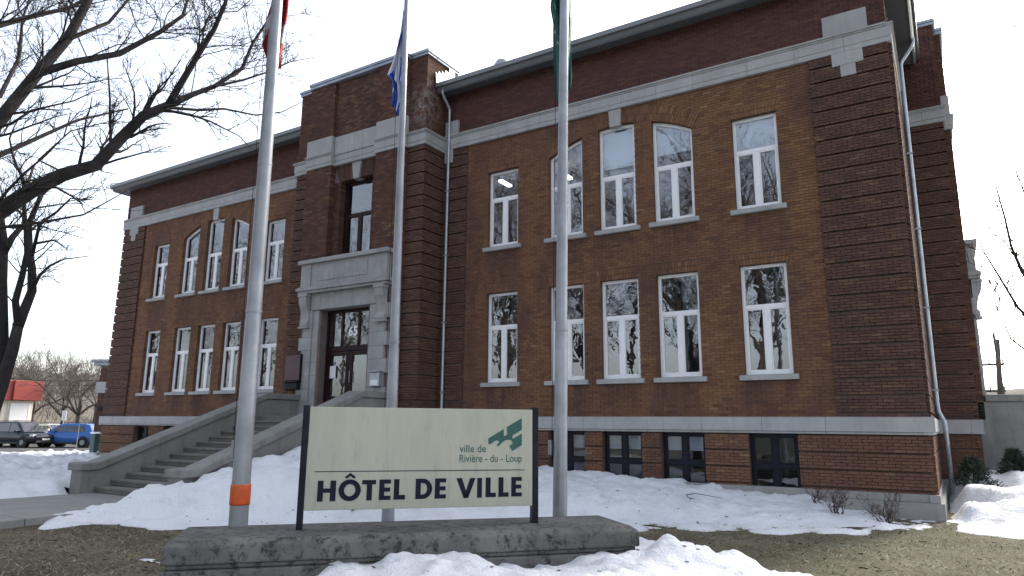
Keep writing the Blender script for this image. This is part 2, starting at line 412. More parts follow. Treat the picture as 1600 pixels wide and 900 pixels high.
def wing(T):
    zq = 2.0175
    fill('brick_field', T, 3.62, 13.21, BAND1, BELT0, 0, field_holes, zref=1.92)
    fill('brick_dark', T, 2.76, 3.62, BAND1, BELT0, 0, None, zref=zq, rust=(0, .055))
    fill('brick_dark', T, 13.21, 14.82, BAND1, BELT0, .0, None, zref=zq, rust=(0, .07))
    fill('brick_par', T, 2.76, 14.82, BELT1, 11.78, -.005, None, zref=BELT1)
    fill('brick_base', T, 2.9, 14.82, PLIN, BAND0, .0, base_holes, zref=.52, rust=(0, .06))
    for k, (a, b) in enumerate(WIN):
        soldier('brick_field', T, a, b, HEAD_L+.004, .002)
        if k in (0, 4): soldier('brick_field', T, a, b, HEAD_U+.004, .002)
    # rowlock ring of the wide arch
    n = 60; A = math.radians(30.2)
    for k in range(n):
        t0 = -A+2*A*k/n; t1 = -A+2*A*(k+1)/n; g = .0011
        for r0, r1 in ((AR+.003, AR+.2), (AR+.208, ARX)):
            if abs((t0+t1)/2) < .042: continue
            pts = []
            for r in (r0, r1):
                for t, o in ((t0+g,.003),(t1-g,.003),(t1-g,-.1),(t0+g,-.1)):
                    pts.append(T(ACX+r*math.sin(t), o, min(ACZ+r*math.cos(t), BELT0-.004)))
            BR.hexa('brick_field', pts)
for T in (F, FL): wing(T)
# returns at the outer ends (side walls)
SR = lambda s, o, z: (14.82+o, s, z); SL = lambda s, o, z: (-14.82-o, s, z)
for T in (SR, SL):
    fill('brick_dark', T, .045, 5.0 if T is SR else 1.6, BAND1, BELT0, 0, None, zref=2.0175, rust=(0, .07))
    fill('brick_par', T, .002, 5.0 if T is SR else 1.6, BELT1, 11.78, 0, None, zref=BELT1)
    fill('brick_base', T, .04, 5.0 if T is SR else 1.6, PLIN, BAND0, 0, None, zref=.52, rust=(0, .06))
# backing walls: mortar showing in the joints, with the openings left out
def backing(T, name, mat, z0, z1, a0, a1, holes, o=-.012, thick=.22):
    """holes: list of (s0,s1,z0,z1 or arch)"""
    mb = MB(); g = .006
    cols = sorted(set([a0, a1]+[h[0]-g for h in holes]+[h[1]+g for h in holes]))
    for p, q in zip(cols[:-1], cols[1:]):
        hs_ = sorted([h for h in holes if h[0]-g < (p+q)/2 < h[1]+g], key=lambda h: h[2])
        zb = z0
        for h in hs_:
            if h[2]-zb > .002: mb.lbox(T, p, q, o, o-thick, zb, h[2])
            if h[3] == 'arch':
                K = 8
                for k in range(K):
                    u0 = p+(q-p)*k/K; u1 = p+(q-p)*(k+1)/K
                    mb.hexa([T(u0,o,arch_z(u0)+g),T(u1,o,arch_z(u1)+g),T(u1,o-thick,arch_z(u1)+g),T(u0,o-thick,arch_z(u0)+g),
                             T(u0,o,z1),T(u1,o,z1),T(u1,o-thick,z1),T(u0,o-thick,z1)])
                zb = z1
            else: zb = h[3]
        if z1-zb > .002: mb.lbox(T, p, q, o, o-thick, zb, z1)
    return mb.build(name, mat, hall)
fh = []
for k, (a, b) in enumerate(WIN):
    fh.append((a, b, SILL_L-.1, HEAD_L)); fh.append((a, b, SILL_U-.1, HEAD_U if k in (0,4) else 'arch'))
for T in (F, FL):
    backing(T, 'wall', M['mortar_field'], BAND1-.2, BELT0+.1, 3.62, 13.21, fh)
    backing(T, 'wall', M['mortar_dark'], BAND1-.2, BELT0+.1, 2.5, 3.62, [])
    backing(T, 'wall', M['mortar_dark'], BAND1-.2, BELT0+.1, 13.21, 14.81, [])
    backing(T, 'wall', M['mortar_par'], BELT0+.1, 11.85, 2.5, 14.81, [], o=-.014)
    backing(T, 'wall', M['mortar_field'], -.3, BAND1-.2, 2.7, 14.81, [(a, b, .1, BAND0) for a, b in WIN])
for T, e in ((SR, 16), (SL, 16)):
    MB().lbox(T, .23, e, -.012, -.23, -.3, BELT0+.1).build('wall', M['mortar_dark'], hall)
    MB().lbox(T, .23, e, -.012, -.23, BELT0+.1, 11.85).build('wall', M['mortar_par'], hall)
MB().box(-14.8,14.8,15.9,16.1,-.3,11.85).build('wall', M['mortar_dark'], hall)
MB().box(-14.7,14.7,.2,15.9,11.8,11.86).build('roof', M['roof'], hall)
# rooms behind the windows
rm = MB()
for z in (1.62, 5.95, 9.75): rm.box(-14.55,14.55,.3,15.6,z,z+.12)
rm.box(-14.55,14.55,5.2,5.3,-.2,11.7)
for x in (-11,-5.9,-3,3,11): rm.box(x-.06,x+.06,.3,5.2,-.2,11.7)
rm.build('interior_wall', M['room'], hall)
# stone courses, one stone after the other
def stone_run(T, name, a, b, pitch, prof, mat, seed=1, gap=.004):
    """prof: list of (out0, out1, z0, z1) slabs that make up one stone"""
    rnd = random.Random(seed); p = a
    while p < b-.02:
        q = p+pitch*rnd.uniform(.82, 1.22)
        if b-q < pitch*.45: q = b
        mb = MB()
        for (o0, o1, z0, z1) in prof: mb.lbox(T, p+gap/2, q-gap/2, o0, o1, z0, z1)
        mb.build(name, mat, hall, bevel=.006, seg=1); p = q
belt_prof = [(-.1,.085,BELT0,10.06),(-.1,.09,10.064,10.30),(-.1,.11,10.303,10.34),(-.1,.135,10.343,BELT1)]
band_prof = [(-.1,.085,BAND0,1.618),(-.1,.12,1.622,BAND1-.012),(-.1,.105,BAND1-.0115,BAND1)]
for T, sd_ in ((F, 3), (FL, 4)):
    stone_run(T, 'belt_stone', 2.80, 14.82, 1.15, belt_prof, M['stone'], sd_)
    stone_run(T, 'band_stone', 2.9, 14.82, 1.45, band_prof, M['stone'], sd_+10)
    stone_run(T, 'plinth_stone', 2.9, 14.82, 6.0, [(-.1,.08,.3,PLIN),(-.1,.14,-.3,.297)], M['base_concrete'], sd_)
for T, e in ((SR, 5.0), (SL, 2.)):
    stone_run(T, 'belt_stone', -.085, e, 1.15, belt_prof, M['stone'], 21)
    stone_run(T, 'band_stone', -.12, e, 1.45, band_prof, M['stone'], 22)
    stone_run(T, 'plinth_stone', -.14, e, 6, [(-.1,.08,.3,PLIN),(-.1,.14,-.3,.297)], M['base_concrete'], 5)
for T in (F, FL):
    # stepped stone ornament at the end pier, the block above the belt, the keystone, the block beside the entrance bay
    MB().lbox(T,13.56,14.47,-.05,.07,BELT1,10.9).build('corner_block', M['stone'], hall, bevel=.006)
    o = MB().lbox(T,13.70,14.33,-.05,.092,9.63,BELT0-.003).lbox(T,13.86,14.17,-.05,.092,9.36,9.627)
    o.build('corner_drop', M['stone'], hall, bevel=.006)
    MB().prism([T(ACX-.15,.05,9.46),T(ACX+.15,.05,9.46),T(ACX+.175,.05,BELT0-.003),T(ACX-.175,.05,BELT0-.003)],
               [T(ACX-.15,-.1,9.46),T(ACX+.15,-.1,9.46),T(ACX+.175,-.1,BELT0-.003),T(ACX-.175,-.1,BELT0-.003)]).build('keystone', M['stone'], hall, bevel=.006)
    MB().lbox(T,2.80,3.28,-.05,.07,BELT1,10.86).build('corner_block', M['stone'], hall, bevel=.006)
    MB().lbox(T,2.80,3.1,-.05,.08,9.52,BELT0-.003).build('corner_drop', M['stone'], hall, bevel=.006)
# eaves with gutter
def eave(T, a, b, mitre_a=0, mitre_b=0):
    prof = [(0,11.76),(.40,11.70),(.46,11.66),(.50,11.70),(.53,11.80),(.56,11.90),(.56,11.94),(.0,11.96)]
    MB().prism([T(a-mitre_a*o, o, z) for o, z in prof], [T(b+mitre_b*o, o, z) for o, z in prof]).build('eave', M['eave'], hall)
    lip = [(.555,11.82),(.60,11.83),(.61,11.95),(.575,11.955),(.555,11.90)]
    MB().prism([T(a-mitre_a*o, o, z) for o, z in lip], [T(b+mitre_b*o, o, z) for o, z in lip]).build('gutter', M['gutter'], hall)
for T in (F, FL): eave(T, 2.78, 14.82, 0, 1)
eave(SR, 0, 5.0, 1, 0); eave(SL, 0, 10, 1, 0)
# windows
def window(T, a, b, z0, z1, arch=False, fr='white_frame', o=-.13, fw=.075, tz=None, basement=False, sill=True, blind=0, gm='glass', split=True, parent=hall):
    mb = MB(); d0, d1 = o, o-.09
    tz = tz if tz is not None else z0+(z1-z0)*.615
    top = (lambda x: arch_z(x)-.004) if arch else (lambda x: z1)
    mid = (a+b)/2; tw = .05; mw = .06 if split else 0
    mb.lbox(T,a,a+fw,d0,d1,z0,top(a) if arch else z1); mb.lbox(T,b-fw,b,d0,d1,z0,top(b) if arch else z1)
    if arch:      # top of side members follows the arch
        mb.v = mb.v; mb.v.clear(); mb.f.clear()
        for p, q in ((a, a+fw), (b-fw, b)):
            mb.hexa([T(p,d0,z0),T(q,d0,z0),T(q,d1,z0),T(p,d1,z0),T(p,d0,top(p)),T(q,d0,top(q)),T(q,d1,top(q)),T(p,d1,top(p))])
        K = 8
        for k in range(K):
            p = a+fw+(b-a-2*fw)*k/K; q = a+fw+(b-a-2*fw)*(k+1)/K
            mb.hexa([T(p,d0,top(p)-fw*1.1),T(q,d0,top(q)-fw*1.1),T(q,d1,top(q)-fw*1.1),T(p,d1,top(p)-fw*1.1),T(p,d0,top(p)),T(q,d0,top(q)),T(q,d1,top(q)),T(p,d1,top(p))])
    else: mb.lbox(T,a+fw,b-fw,d0,d1,z1-fw,z1)
    mb.lbox(T,a+fw,b-fw,d0,d1,z0,z0+fw*1.15)
    mb.lbox(T,a+fw,b-fw,d0-.004,d1,tz-tw,tz+tw)
    if split:
        mb.lbox(T,mid-mw,mid+mw,d0-.004,d1,z0+fw*1.15,tz-tw)
        if basement: mb.lbox(T,mid-mw,mid+mw,d0-.004,d1,tz+tw,z1-fw)
    # slim sash rims set back inside the frame
    def rim(p, q, r, s_): 
        w_ = .028; e0 = d0-.012; e1 = d0-.06
        mb.lbox(T,p,p+w_,e0,e1,r,s_); mb.lbox(T,q-w_,q,e0,e1,r,s_); mb.lbox(T,p+w_,q-w_,e0,e1,r,r+w_); mb.lbox(T,p+w_,q-w_,e0,e1,s_-w_,s_)
    zl0, zl1 = z0+fw*1.15, tz-tw
    cells = [(a+fw, mid-mw, zl0, zl1), (mid+mw, b-fw, zl0, zl1)] if split else [(a+fw, b-fw, zl0, zl1)]
    for c in cells: rim(*c)
    if basement: 
        ups = [(a+fw, mid-mw, tz+tw, z1-fw), (mid+mw, b-fw, tz+tw, z1-fw)]
        for c in ups: rim(*c)
        cells += ups
    wn = mb.build('window', M[fr], parent, bevel=.004, seg=1)
    po = d0-.04
    for (p, q, r, s_) in cells:
        MB().lbox(T,p+.012,q-.012,po,po-.008,r+.012,s_-.012).build('pane', M[gm], wn)
    if not basement:
        if arch:
            pts = [(a+fw-.005, tz+tw-.005), (b-fw+.005, tz+tw-.005)]+[(b-fw+.005-(b-a-2*fw+.01)*k/8, top(b-fw-(b-a-2*fw)*k/8)-fw*1.05) for k in range(9)]
            MB().prism([T(x,po,z) for x, z in pts], [T(x,po-.008,z) for x, z in pts]).build('pane', M[gm], wn)
        else: MB().lbox(T,a+fw-.005,b-fw+.005,po,po-.008,tz+tw-.005,z1-fw+.005).build('pane', M[gm], wn)
    if sill:
        MB().prism([T(a-.11,.09,z0-.125),T(a-.11,.09,z0-.015),T(a-.11,-.13,z0+.012),T(a-.11,-.13,z0-.125)],
                   [T(b+.11,.09,z0-.125),T(b+.11,.09,z0-.015),T(b+.11,-.13,z0+.012),T(b+.11,-.13,z0-.125)]).build('sill', M['stone'], wn, bevel=.008, seg=1)
    if blind:
        MB().lbox(T,a+.05,b-.05,o-.12,o-.13,z1-blind,z1-.03).build('blind', M['blind'], wn)
    return wn
for T in (F, FL):
    rgt = T is F
    for k, (a, b) in enumerate(WIN):
        window(T, a, b, SILL_L, HEAD_L, tz=4.38, gm='glass_wavy')
        bl = 0
        if rgt: bl = {2: 1.05, 3: .95, 4: .85}.get(k, 0)
        window(T, a, b, SILL_U, HEAD_U if k in (0,4) else 9.45, arch=k not in (0,4), tz=8.12, blind=bl, gm='glass')
        window(T, a, b, .15, BAND0-.004, fr='navy_frame', basement=True, sill=False, tz=.87, blind=.42 if (rgt and k in (1,2,3)) else 0, fw=.07)
# lit fluorescent tubes seen through two upper windows
mt, nt_, bs_, N_, L_ = nodemat('lit_tube'); bs_.inputs['Emission Color'].default_value = (1,.93,.8,1); bs_.inputs['Emission Strength'].default_value = 2.5
M['tube'] = mt
for x, y in ((3.75,1.9),(5.75,2.3)):
    o = MB().box(x-.07,x+.07,y-.3,y+.3,9.3,9.36).build('ceiling_lamp', M['tube'], hall)
# ---------------------------------------------------------------- entrance bay (front), repeated on the right side
PB0, PB1 = 9.86, 10.30
def pavilion(T, front=True):
    zq = 2.0175; W = 2.76
    # rusticated corners
    for sg in (-1, 1):
        U = (lambda s, o, z, T=T, sg=sg: T(sg*s, o, z))
        if front or sg == -1:
            fill('brick_dark', U, 2.1, W, BAND1, PB0, .91, None, zref=zq, rust=(0, .07))
            # return face beside the wall
            R_ = (lambda s, o, z, T=T, sg=sg: T(sg*(W-.07+o), .98-s, z))
            fill('brick_dark', R_, .002, .98, BAND1, PB0, .0, None, zref=zq, rust=(0, .07))
            fill('brick_pav' if front else 'brick_par', R_, .002, 1.0, PB1, 12.74, .06, None, zref=PB1)
            fill('brick_base', R_, .002, .98, PLIN, BAND0, .0, None, zref=.52, rust=(0, .06))
            MB().lbox(T, sg*(W-.082), sg*(W-.3), .89, -.1, -.3, 12.7).build('wall', M['mortar_dark'], hall)
        fill('brick_pav' if front else 'brick_par', U, 2.1, W, PB1, 12.74, .98, None, zref=PB1)
        fill('brick_pav', U, .97, 2.1, BAND1, PB0, 1.15, lambda z: [(.9,1.85)] if z < 5.0 else ([(.9,1.9)] if z < 6.7 else []), zref=1.95, depth=.3)
        fill('brick_pav', U, .97, 2.1, 10.86, 12.74, 1.155, None, zref=PB1, depth=.3)
        fill('brick_base', U, 1.6, W, PLIN, BAND0, .92, None, zref=.52, rust=(0, .06))
        MB().lbox(T, sg*.99, sg*2.08, 1.14, .5, -.3, 12.7).build('wall', M['mortar_dark'], hall)
        MB().lbox(T, sg*2.08, sg*(W-.083), .895, .3, -.3, 12.7).build('wall', M['mortar_dark'], hall)
        # belt and base stones of the bay
        pb = [(.5,1.035,PB0,9.97),(.5,1.05,9.973,10.21),(.5,1.075,10.213,10.25),(.5,1.10,10.253,PB1)]
        st = MB()
        for o0, o1, z0, z1 in pb: st.lbox(T, sg*2.115, sg*(W+o1-.98), o0, o1, z0, z1)
        st.build('belt_stone', M['stone'], hall, bevel=.006, seg=1)
        st = MB()
        for o0, o1, z0, z1 in pb: st.lbox(T, sg*(W-.2), sg*(W+o1-.98), .497, .02, z0, z1)
        st.build('belt_stone', M['stone'], hall, bevel=.006, seg=1)
        st = MB()
        for o0, o1, z0, z1 in pb: st.lbox(T, sg*.93, sg*2.11, .8, o1+.16, z0, z1)
        st.build('belt_stone', M['stone'], hall, bevel=.006, seg=1)
        MB().lbox(T, sg*.96, sg*2.105, .8, 1.19, PB1+.003, 10.87).build('corner_block', M['stone'], hall, bevel=.006)
        MB().lbox(T, sg*1.7, sg*(W+.1), .8, 1.06, BAND0, BAND1).build('band_stone', M['stone'], hall, bevel=.006)
        MB().lbox(T, sg*2.6, sg*(W+.099), .797, .02, BAND0+.001, BAND1-.001).build('band_stone', M['stone'], hall, bevel=.006)
        MB().lbox(T, sg*1.7, sg*(W+.1), .0, 1.08, -.3, PLIN-.004).build('plinth_stone', M['base_concrete'], hall, bevel=.01)
    C = lambda s, o, z: T(s, o, z)
    # centre bay
    hw = .69
    def ch(z):
        h = []
        if 6.3 < z < 9.31: h.append((-hw, hw))
        if 9.31 <= z: h.append((-hw-.28, hw+.28))
        if z < 6.7: h.append((-1, 1))
        return h
    fill('brick_base' if False else 'brick_pav', C, -.985, .985, BAND1, PB0, .95, ch, zref=1.95, depth=.3)
    fill('brick_mix', C, -.985, .985, 10.83, 12.74, 1.06, None, zref=PB1)
    if front:
        n = 26
        for k in range(n):      # fan of the flat arch
            t0, t1 = -1+2*k/n, -1+2*(k+1)/n
            if abs((t0+t1)/2) < .24: continue
            p = []
            for z, e in ((9.315, hw+.06), (PB0-.004, hw+.26)):
                for t, o in ((t0+.008,.955),(t1-.008,.955),(t1-.008,.7),(t0+.008,.7)): p.append(T(t*e, o, z))
            BR.hexa('brick_mix', p)
    for sg in (-1, 1): MB().lbox(T, sg*(hw+.008), sg*1.0, .93, .55, 5.6, 12.7).build('wall', M['mortar_dark'], hall)
    MB().lbox(T, -.99, .99, .92, .55, 9.33, 12.7).build('wall', M['mortar_dark'], hall)
    MB().lbox(T, -.99, .99, 1.04, .92, 10.5, 12.7).build('wall', M['mortar_dark'], hall)
    MB().lbox(T, -.99, .99, .92, .55, 5.6, 6.62).build('wall', M['mortar_dark'], hall)
    MB().prism([T(-.12,.99,9.30),T(.12,.99,9.30),T(.2,.99,PB0),T(-.2,.99,PB0)],[T(-.12,.7,9.30),T(.12,.7,9.30),T(.2,.7,PB0),T(-.2,.7,PB0)]).build('keystone', M['stone'], hall, bevel=.006)
    for a, b in ((-.925,-.3),(-.297,.31),(.313,.925)):
        st = MB().lbox(T,a,b,.7,1.06,PB0+.002,10.0).lbox(T,a,b,.7,1.07,10.003,10.2).lbox(T,a,b,.7,1.1,10.203,PB1)
        st.build('belt_stone', M['stone'], hall, bevel=.006, seg=1)
        MB().lbox(T,a,b,.7,1.085,PB1+.003,10.83).build('panel_stone', M['stone'], hall, bevel=.005, seg=1)
    window(T, -hw, hw, 6.62, 9.305, fr='brown_frame', o=.72, fw=.11, tz=8.2, sill=False)
    # metal cap of the parapet
    cp = MB().lbox(T,-2.14,2.14,.75,1.21,12.74,12.84).lbox(T,-2.16,2.16,.7,1.24,12.843,12.94)
    cp.build('parapet_cap', M['cap'], hall, bevel=.01, seg=1)
    for sg in (-1, 1):
        MB().lbox(T,sg*2.163,sg*(W+.045),.6,1.03,12.742,12.82).lbox(T,sg*2.165,sg*(W+.07),.55,1.06,12.823,12.915).build('parapet_cap', M['cap'], hall, bevel=.01, seg=1)
        MB().lbox(T,sg*(W-.28),sg*(W+.045),.595,-.55,12.742,12.82).lbox(T,sg*(W-.3),sg*(W+.07),.545,-.6,12.823,12.915).build('parapet_cap', M['cap'], hall, bevel=.01, seg=1)
        MB().lbox(T,sg*(W-.25),sg*W,-.02,-.55,11.9,12.74).build('parapet', M['mortar_par'], hall)
    # stone portal
    Z0 = 1.9
    courses = [Z0,2.3,2.72,3.12,3.52,3.9,4.3,4.7,5.14]
    for sg in (-1, 1):
        for k in range(len(courses)-1):
            ow = 1.84 if k % 2 else 1.68
            z0, z1 = courses[k]+.002, courses[k+1]-.002
            MB().lbox(T, sg*1.3, sg*ow, .7, 1.235, z0, z1).build('jamb_stone', M['portal'], hall, bevel=.007, seg=1)
            MB().lbox(T, sg*1.06, sg*1.297, .62, 1.19, z0, z1).build('jamb_stone', M['portal'], hall, bevel=.007, seg=1)
        # scrolled console under the hood
        pr_ = [(1.2,4.62),(1.30,4.62),(1.34,4.68),(1.33,4.78),(1.28,4.84),(1.27,4.92),(1.29,5.05),(1.34,5.2),(1.41,5.34),(1.43,5.46),(1.43,5.64),(1.2,5.64)]
        MB().prism([T(sg*1.42,o,z) for o,z in pr_],[T(sg*1.74,o,z) for o,z in pr_]).build('console', M['portal'], hall, bevel=.008)
        MB().lbox(T,sg*1.38,sg*1.78,1.2,1.36,4.9-.32,4.9-.26).build('console', M['portal'], hall, bevel=.01)
        MB().lbox(T,sg*1.385,sg*1.775,1.2,1.455,5.56,5.655).build('console', M['portal'], hall, bevel=.01)
    for a, b in ((-1.38,-.45),(-.447,.44),(.443,1.38)):
        MB().lbox(T,a,b,.62,1.235,5.142,5.655).build('lintel_stone', M['portal'], hall, bevel=.007, seg=1)
    MB().lbox(T,-1.84,1.84,.7,1.40,5.66,5.74).lbox(T,-1.9,1.9,.7,1.45,5.743,5.84).lbox(T,-1.85,1.85,.7,1.4,5.843,5.88).build('hood', M['portal'], hall, bevel=.01)
    MB().lbox(T,-1.78,1.78,.7,1.32,5.883,6.60).build('hood_block', M['portal'], hall, bevel=.008)
    for a, b in ((-1.0,-.34),(-.337,.34),(.343,1.0)):
        MB().lbox(T,a,b,1.3,1.338,6.03,6.47).build('hood_panel', M['portal'], hall, bevel=.004, seg=1)
    for sg in (-1, 1): MB().lbox(T,sg*1.36,sg*1.79,1.2,1.355,5.886,6.597).build('hood_block', M['portal'], hall, bevel=.006)
    MB().lbox(T,-1.88,1.88,.7,1.44,6.603,6.73).build('hood_cap', M['portal'], hall, bevel=.012)
    # landing
    if front:
        door(T)
    else:
        MB().lbox(T,-1.05,1.05,.8,.7,1.9,5.14).build('door', M['brown_frame'], hall)
def door(T):
    mb = MB(); o0, o1 = .86, .78; H0, H1, TZ = 2.0, 5.14, 3.94
    mb.lbox(T,-1.05,-.95,o0+.02,o1,H0,H1).lbox(T,.95,1.05,o0+.02,o1,H0,H1).lbox(T,-.95,.95,o0+.02,o1,H1-.1,H1).lbox(T,-.95,.95,o0+.02,o1,TZ-.08,TZ+.08)
    for x in (-.35,.35): mb.lbox(T,x-.045,x+.045,o0+.01,o1,TZ+.08,H1-.1)
    d = mb.build('door_frame', M['brown_frame'], hall, bevel=.006, seg=1)
    for a, b in ((-.95,-.395),(-.305,.305),(.395,.95)): MB().lbox(T,a,b,o0-.02,o0-.03,TZ+.08,H1-.1).build('pane', M['glass_wavy'], d)
    for a, b, hx in ((-.94,-.006,-.1),(.006,.94,.1)):
        l = MB().lbox(T,a,a+.13,o0,o1,H0+.02,TZ-.085).lbox(T,b-.13,b,o0,o1,H0+.02,TZ-.085).lbox(T,a+.13,b-.13,o0,o1,TZ-.22,TZ-.085).lbox(T,a+.13,b-.13,o0,o1,H0+.02,H0+.5)
        lf = l.build('door', M['brown_frame'], hall, bevel=.006, seg=1)
        MB().lbox(T,a+.125,b-.125,o0-.03,o0-.04,H0+.49,TZ-.215).build('pane', M['glass_wavy'], lf)
        MB().tube([T(hx,o0+.06,2.9),T(hx,o0+.06,3.25)],.012,8).build('handle', M['pipe'], lf)
        if a < 0:
            MB().lbox(T,a+.17,a+.42,o0+.012,o0+.006,3.05,3.42).build('notice', M['blind'], lf)
            MB().lbox(T,a+.3,a+.62,o0+.012,o0+.002,2.28,2.36).build('mail_slot', M['flash'], lf)
pavilion(F, True)
pavilion(SP, False)
# roof flashing against the bay, vent, downspouts
fl = [(.62,11.95),(.66,12.30),(.56,12.25),(.50,12.40),(.40,12.32),(.34,12.48),(.24,12.40),(.18,12.58),(.04,12.56),(-.02,12.62),(-.02,12.74),(-.3,12.76),(-.3,11.95)]
MB().prism([F(2.80,o,z) for o,z in fl],[F(2.795+.03,o,z) for o,z in fl]).build('flashing', M['flash'], hall)
def pipe(pts, r, name='downspout'):
    o = MB().tube(pts, r, 10).build(name, M['pipe'], hall, smooth=True)
    for z in (2.6,4.6,6.6,8.6):
        for p, q in zip(pts[:-1], pts[1:]):
            if min(p[2],q[2]) < z < max(p[2],q[2]) and abs(p[2]-q[2]) > 2:
                MB().box(p[0]-r-.012,p[0]+r+.012,p[1]-r-.012,p[1]+r+.012,z-.02,z+.02).build('bracket', M['pipe'], o)
    return o
pipe([(2.98,-.50,11.76),(2.98,-.50,11.62),(2.98,-.40,11.50),(2.98,-.15,11.28),(2.98,-.12,11.2),(2.98,-.13,1.4),(2.98,-.16,.9)], .045)
pipe([(15.30,3.6,11.82),(15.30,3.6,11.62),(15.24,3.6,11.5),(14.99,3.6,11.15),(14.97,3.6,11.05),(14.96,3.6,2.3),(14.97,3.6,2.1),(15.07,3.6,1.85),(15.08,3.6,1.7),(15.08,3.6,.2)], .055)
MB().tube([(2.85,3.0,11.8),(2.85,3.0,14.15),(2.85,3.0,14.4)], [.34,.34,.2], 20).build('roof_vent', M['cap'], hall, smooth=False)
# the bricks themselves: the 300 largest in view as single parts, the rest joined per kind
allb = [(b, k) for k, bs in BR.b.items() for b in bs]
def showing(b):
    c = Vector(((b[0]+b[1])/2, b[2], (b[4]+b[5])/2)); d = c-CAM
    if not (13.2 < b[0] < 14.75 and b[2] < -.001 and b[1]-b[0] > .19): return 0
    return (b[1]-b[0])/d.length
cand = sorted([(showing(b), i) for i, (b, k) in enumerate(allb) if showing(b) > 0], reverse=True)[:298]
chosen = set(i for _, i in cand)
cache = {}
for n_, (_, i) in enumerate(cand):
    (x0,x1,y0,y1,z0,z1), k = allb[i]
    key = (round(x1-x0,3), round(y1-y0,2), round(z1-z0,3), k)
    if key not in cache:
        hx, hy, hz = (x1-x0)/2, (y1-y0)/2, (z1-z0)/2
        me = MB().box(-hx,hx,-hy,hy,-hz,hz).mesh('brick'); me.materials.append(M[k]); cache[key] = me
    o = bpy.data.objects.new('brick', cache[key]); o.location = ((x0+x1)/2,(y0+y1)/2,(z0+z1)/2); COL.objects.link(o); o.parent = hall
for k, bs in BR.b.items():
    mb = MB()
    for b in bs: mb.box(*b)
    for p in BR.x.get(k, []): mb.hexa(p)
    if k != 'x':
        idx = 0
    # leave out the single ones
    if any(allb[i][1] == k for i in chosen):
        mb = MB(); base = next(j for j, (b, kk) in enumerate(allb) if kk == k)
        for j, b in enumerate(bs):
            if base+j not in chosen: mb.box(*b)
        for p in BR.x.get(k, []): mb.hexa(p)
    me = mb.mesh('brick_courses'); me.materials.append(M[k])
    o = bpy.data.objects.new('brick_courses', me); COL.objects.link(o); o.parent = hall; o['kind'] = 'stuff'
# ---------------------------------------------------------------- stairs
def stairs(T, name, label, both=True):
    st = tag(empty(name, T(0, 4, 0)), label, 'stairs'); inv = Vector(T(0,4,0))
    def U(s, o, z): p = T(s, o, z); return (p[0]-inv.x, p[1]-inv.y, p[2]-inv.z)
    for k in range(1, 13):
        z = .1+.1385*k; o = 7.04-.355*(k-1)
        MB().lbox(U,-1.66,1.66,o-.36,o,z-.055,z).lbox(U,-1.66,1.66,o-.4,o-.035,z-.14,z-.056).build('step', M['step'], st, bevel=.01)
    MB().lbox(U,-1.66,1.66,1.0,2.79,1.5,1.9).build('landing', M['step'], st, bevel=.01)
    MB().lbox(U,-1.06,1.06,.6,1.2,1.9,2.0).build('threshold', M['step'], st, bevel=.01)
    MB().lbox(U,-1.6,1.6,1.0,6.5,-.2,.05).build('foundation', M['step'], st)
    for sg in (-1, 1):
        body = [(7.36,-.2),(7.36,.62),(7.0,.60),(2.42,2.38),(1.0,2.38),(1.0,-.2)]
        c = MB().prism([U(sg*1.66,o,z) for o,z in body],[U(sg*2.10,o,z) for o,z in body]).build('cheek_wall', M['concrete'], st, bevel=.01)
        cop = [(7.42,.60),(7.42,.77),(7.0,.78),(2.42,2.555),(1.18,2.56),(1.18,2.383),(2.42,2.383),(7.0,.603)]
        MB().prism([U(sg*1.60,o,z) for o,z in cop],[U(sg*2.18,o,z) for o,z in cop]).build('coping', M['concrete'], c, bevel=.025)
    return st
stairs(F, 'entrance_steps', 'grey concrete front steps between two sloping side walls')
stairs(SP, 'side_steps', 'concrete side stair wall at the right end of the building')
# ---------------------------------------------------------------- sign on its plinth
SL_, SR_ = Vector((9.006,-10.392,0)), Vector((10.815,-8.457,0))
DU = (SR_-SL_).normalized(); NN = Vector((DU.y, -DU.x, 0))          # along the sign, out towards the viewer
M['panel'] = None
def panel_mat():
    mt, nt, bs, N, L = nodemat('weathered_cream_panel'); g = geo(N)
    mp = N.new('ShaderNodeMapping'); mp.inputs['Scale'].default_value = (3,3,.5); L.new(g.outputs['Position'], mp.inputs[0])
    n = tnoise(N, L, 1.5, 5, .6, mp.outputs[0]); r = ramp(N, [(.3,(.34,.34,.268)),(.7,(.395,.395,.31))]); L.new(n.outputs[0], r.inputs[0])
    n2 = tnoise(N, L, 5, 6, .7, mp.outputs[0]); c = mix(N, L, maprange(N, L, n2.outputs[0], .53, .75, 0, .5), r.outputs[0], (.2,.195,.15))
    L.new(c, bs.inputs['Base Color']); bs.inputs['Roughness'].default_value = .45; return mt
M['panel'] = panel_mat()
M['black'] = simple('black_paint', (.012,.013,.02), .45, var=.3, scale=8, spec=.15)
M['ink'] = simple('navy_lettering', (.008,.009,.022), .5, var=.1, spec=.15)
M['green_ink'] = simple('green_lettering', (.012,.075,.06), .5, var=.12, scale=20)
sign = tag(empty('town_sign', SL_+Vector((0,0,.55))), 'cream signboard reading HÔTEL DE VILLE between two black posts', 'sign')
so = sign.location
def SG(s, o, z): p = SL_+DU*s+NN*o; return Vector((p.x-so.x, p.y-so.y, z-so.z))
def slab(s0, s1, o0, o1, z0, z1, name, mat, par, bev=.004):
    return MB().hexa([SG(s0,o0,z0),SG(s1,o0,z0),SG(s1,o1,z0),SG(s0,o1,z0),SG(s0,o0,z1),SG(s1,o0,z1),SG(s1,o1,z1),SG(s0,o1,z1)]).build(name, mat, par, bevel=bev)
pn = slab(.0,2.63,.06,-.06,.752,1.885,'panel',M['panel'],sign,.006)
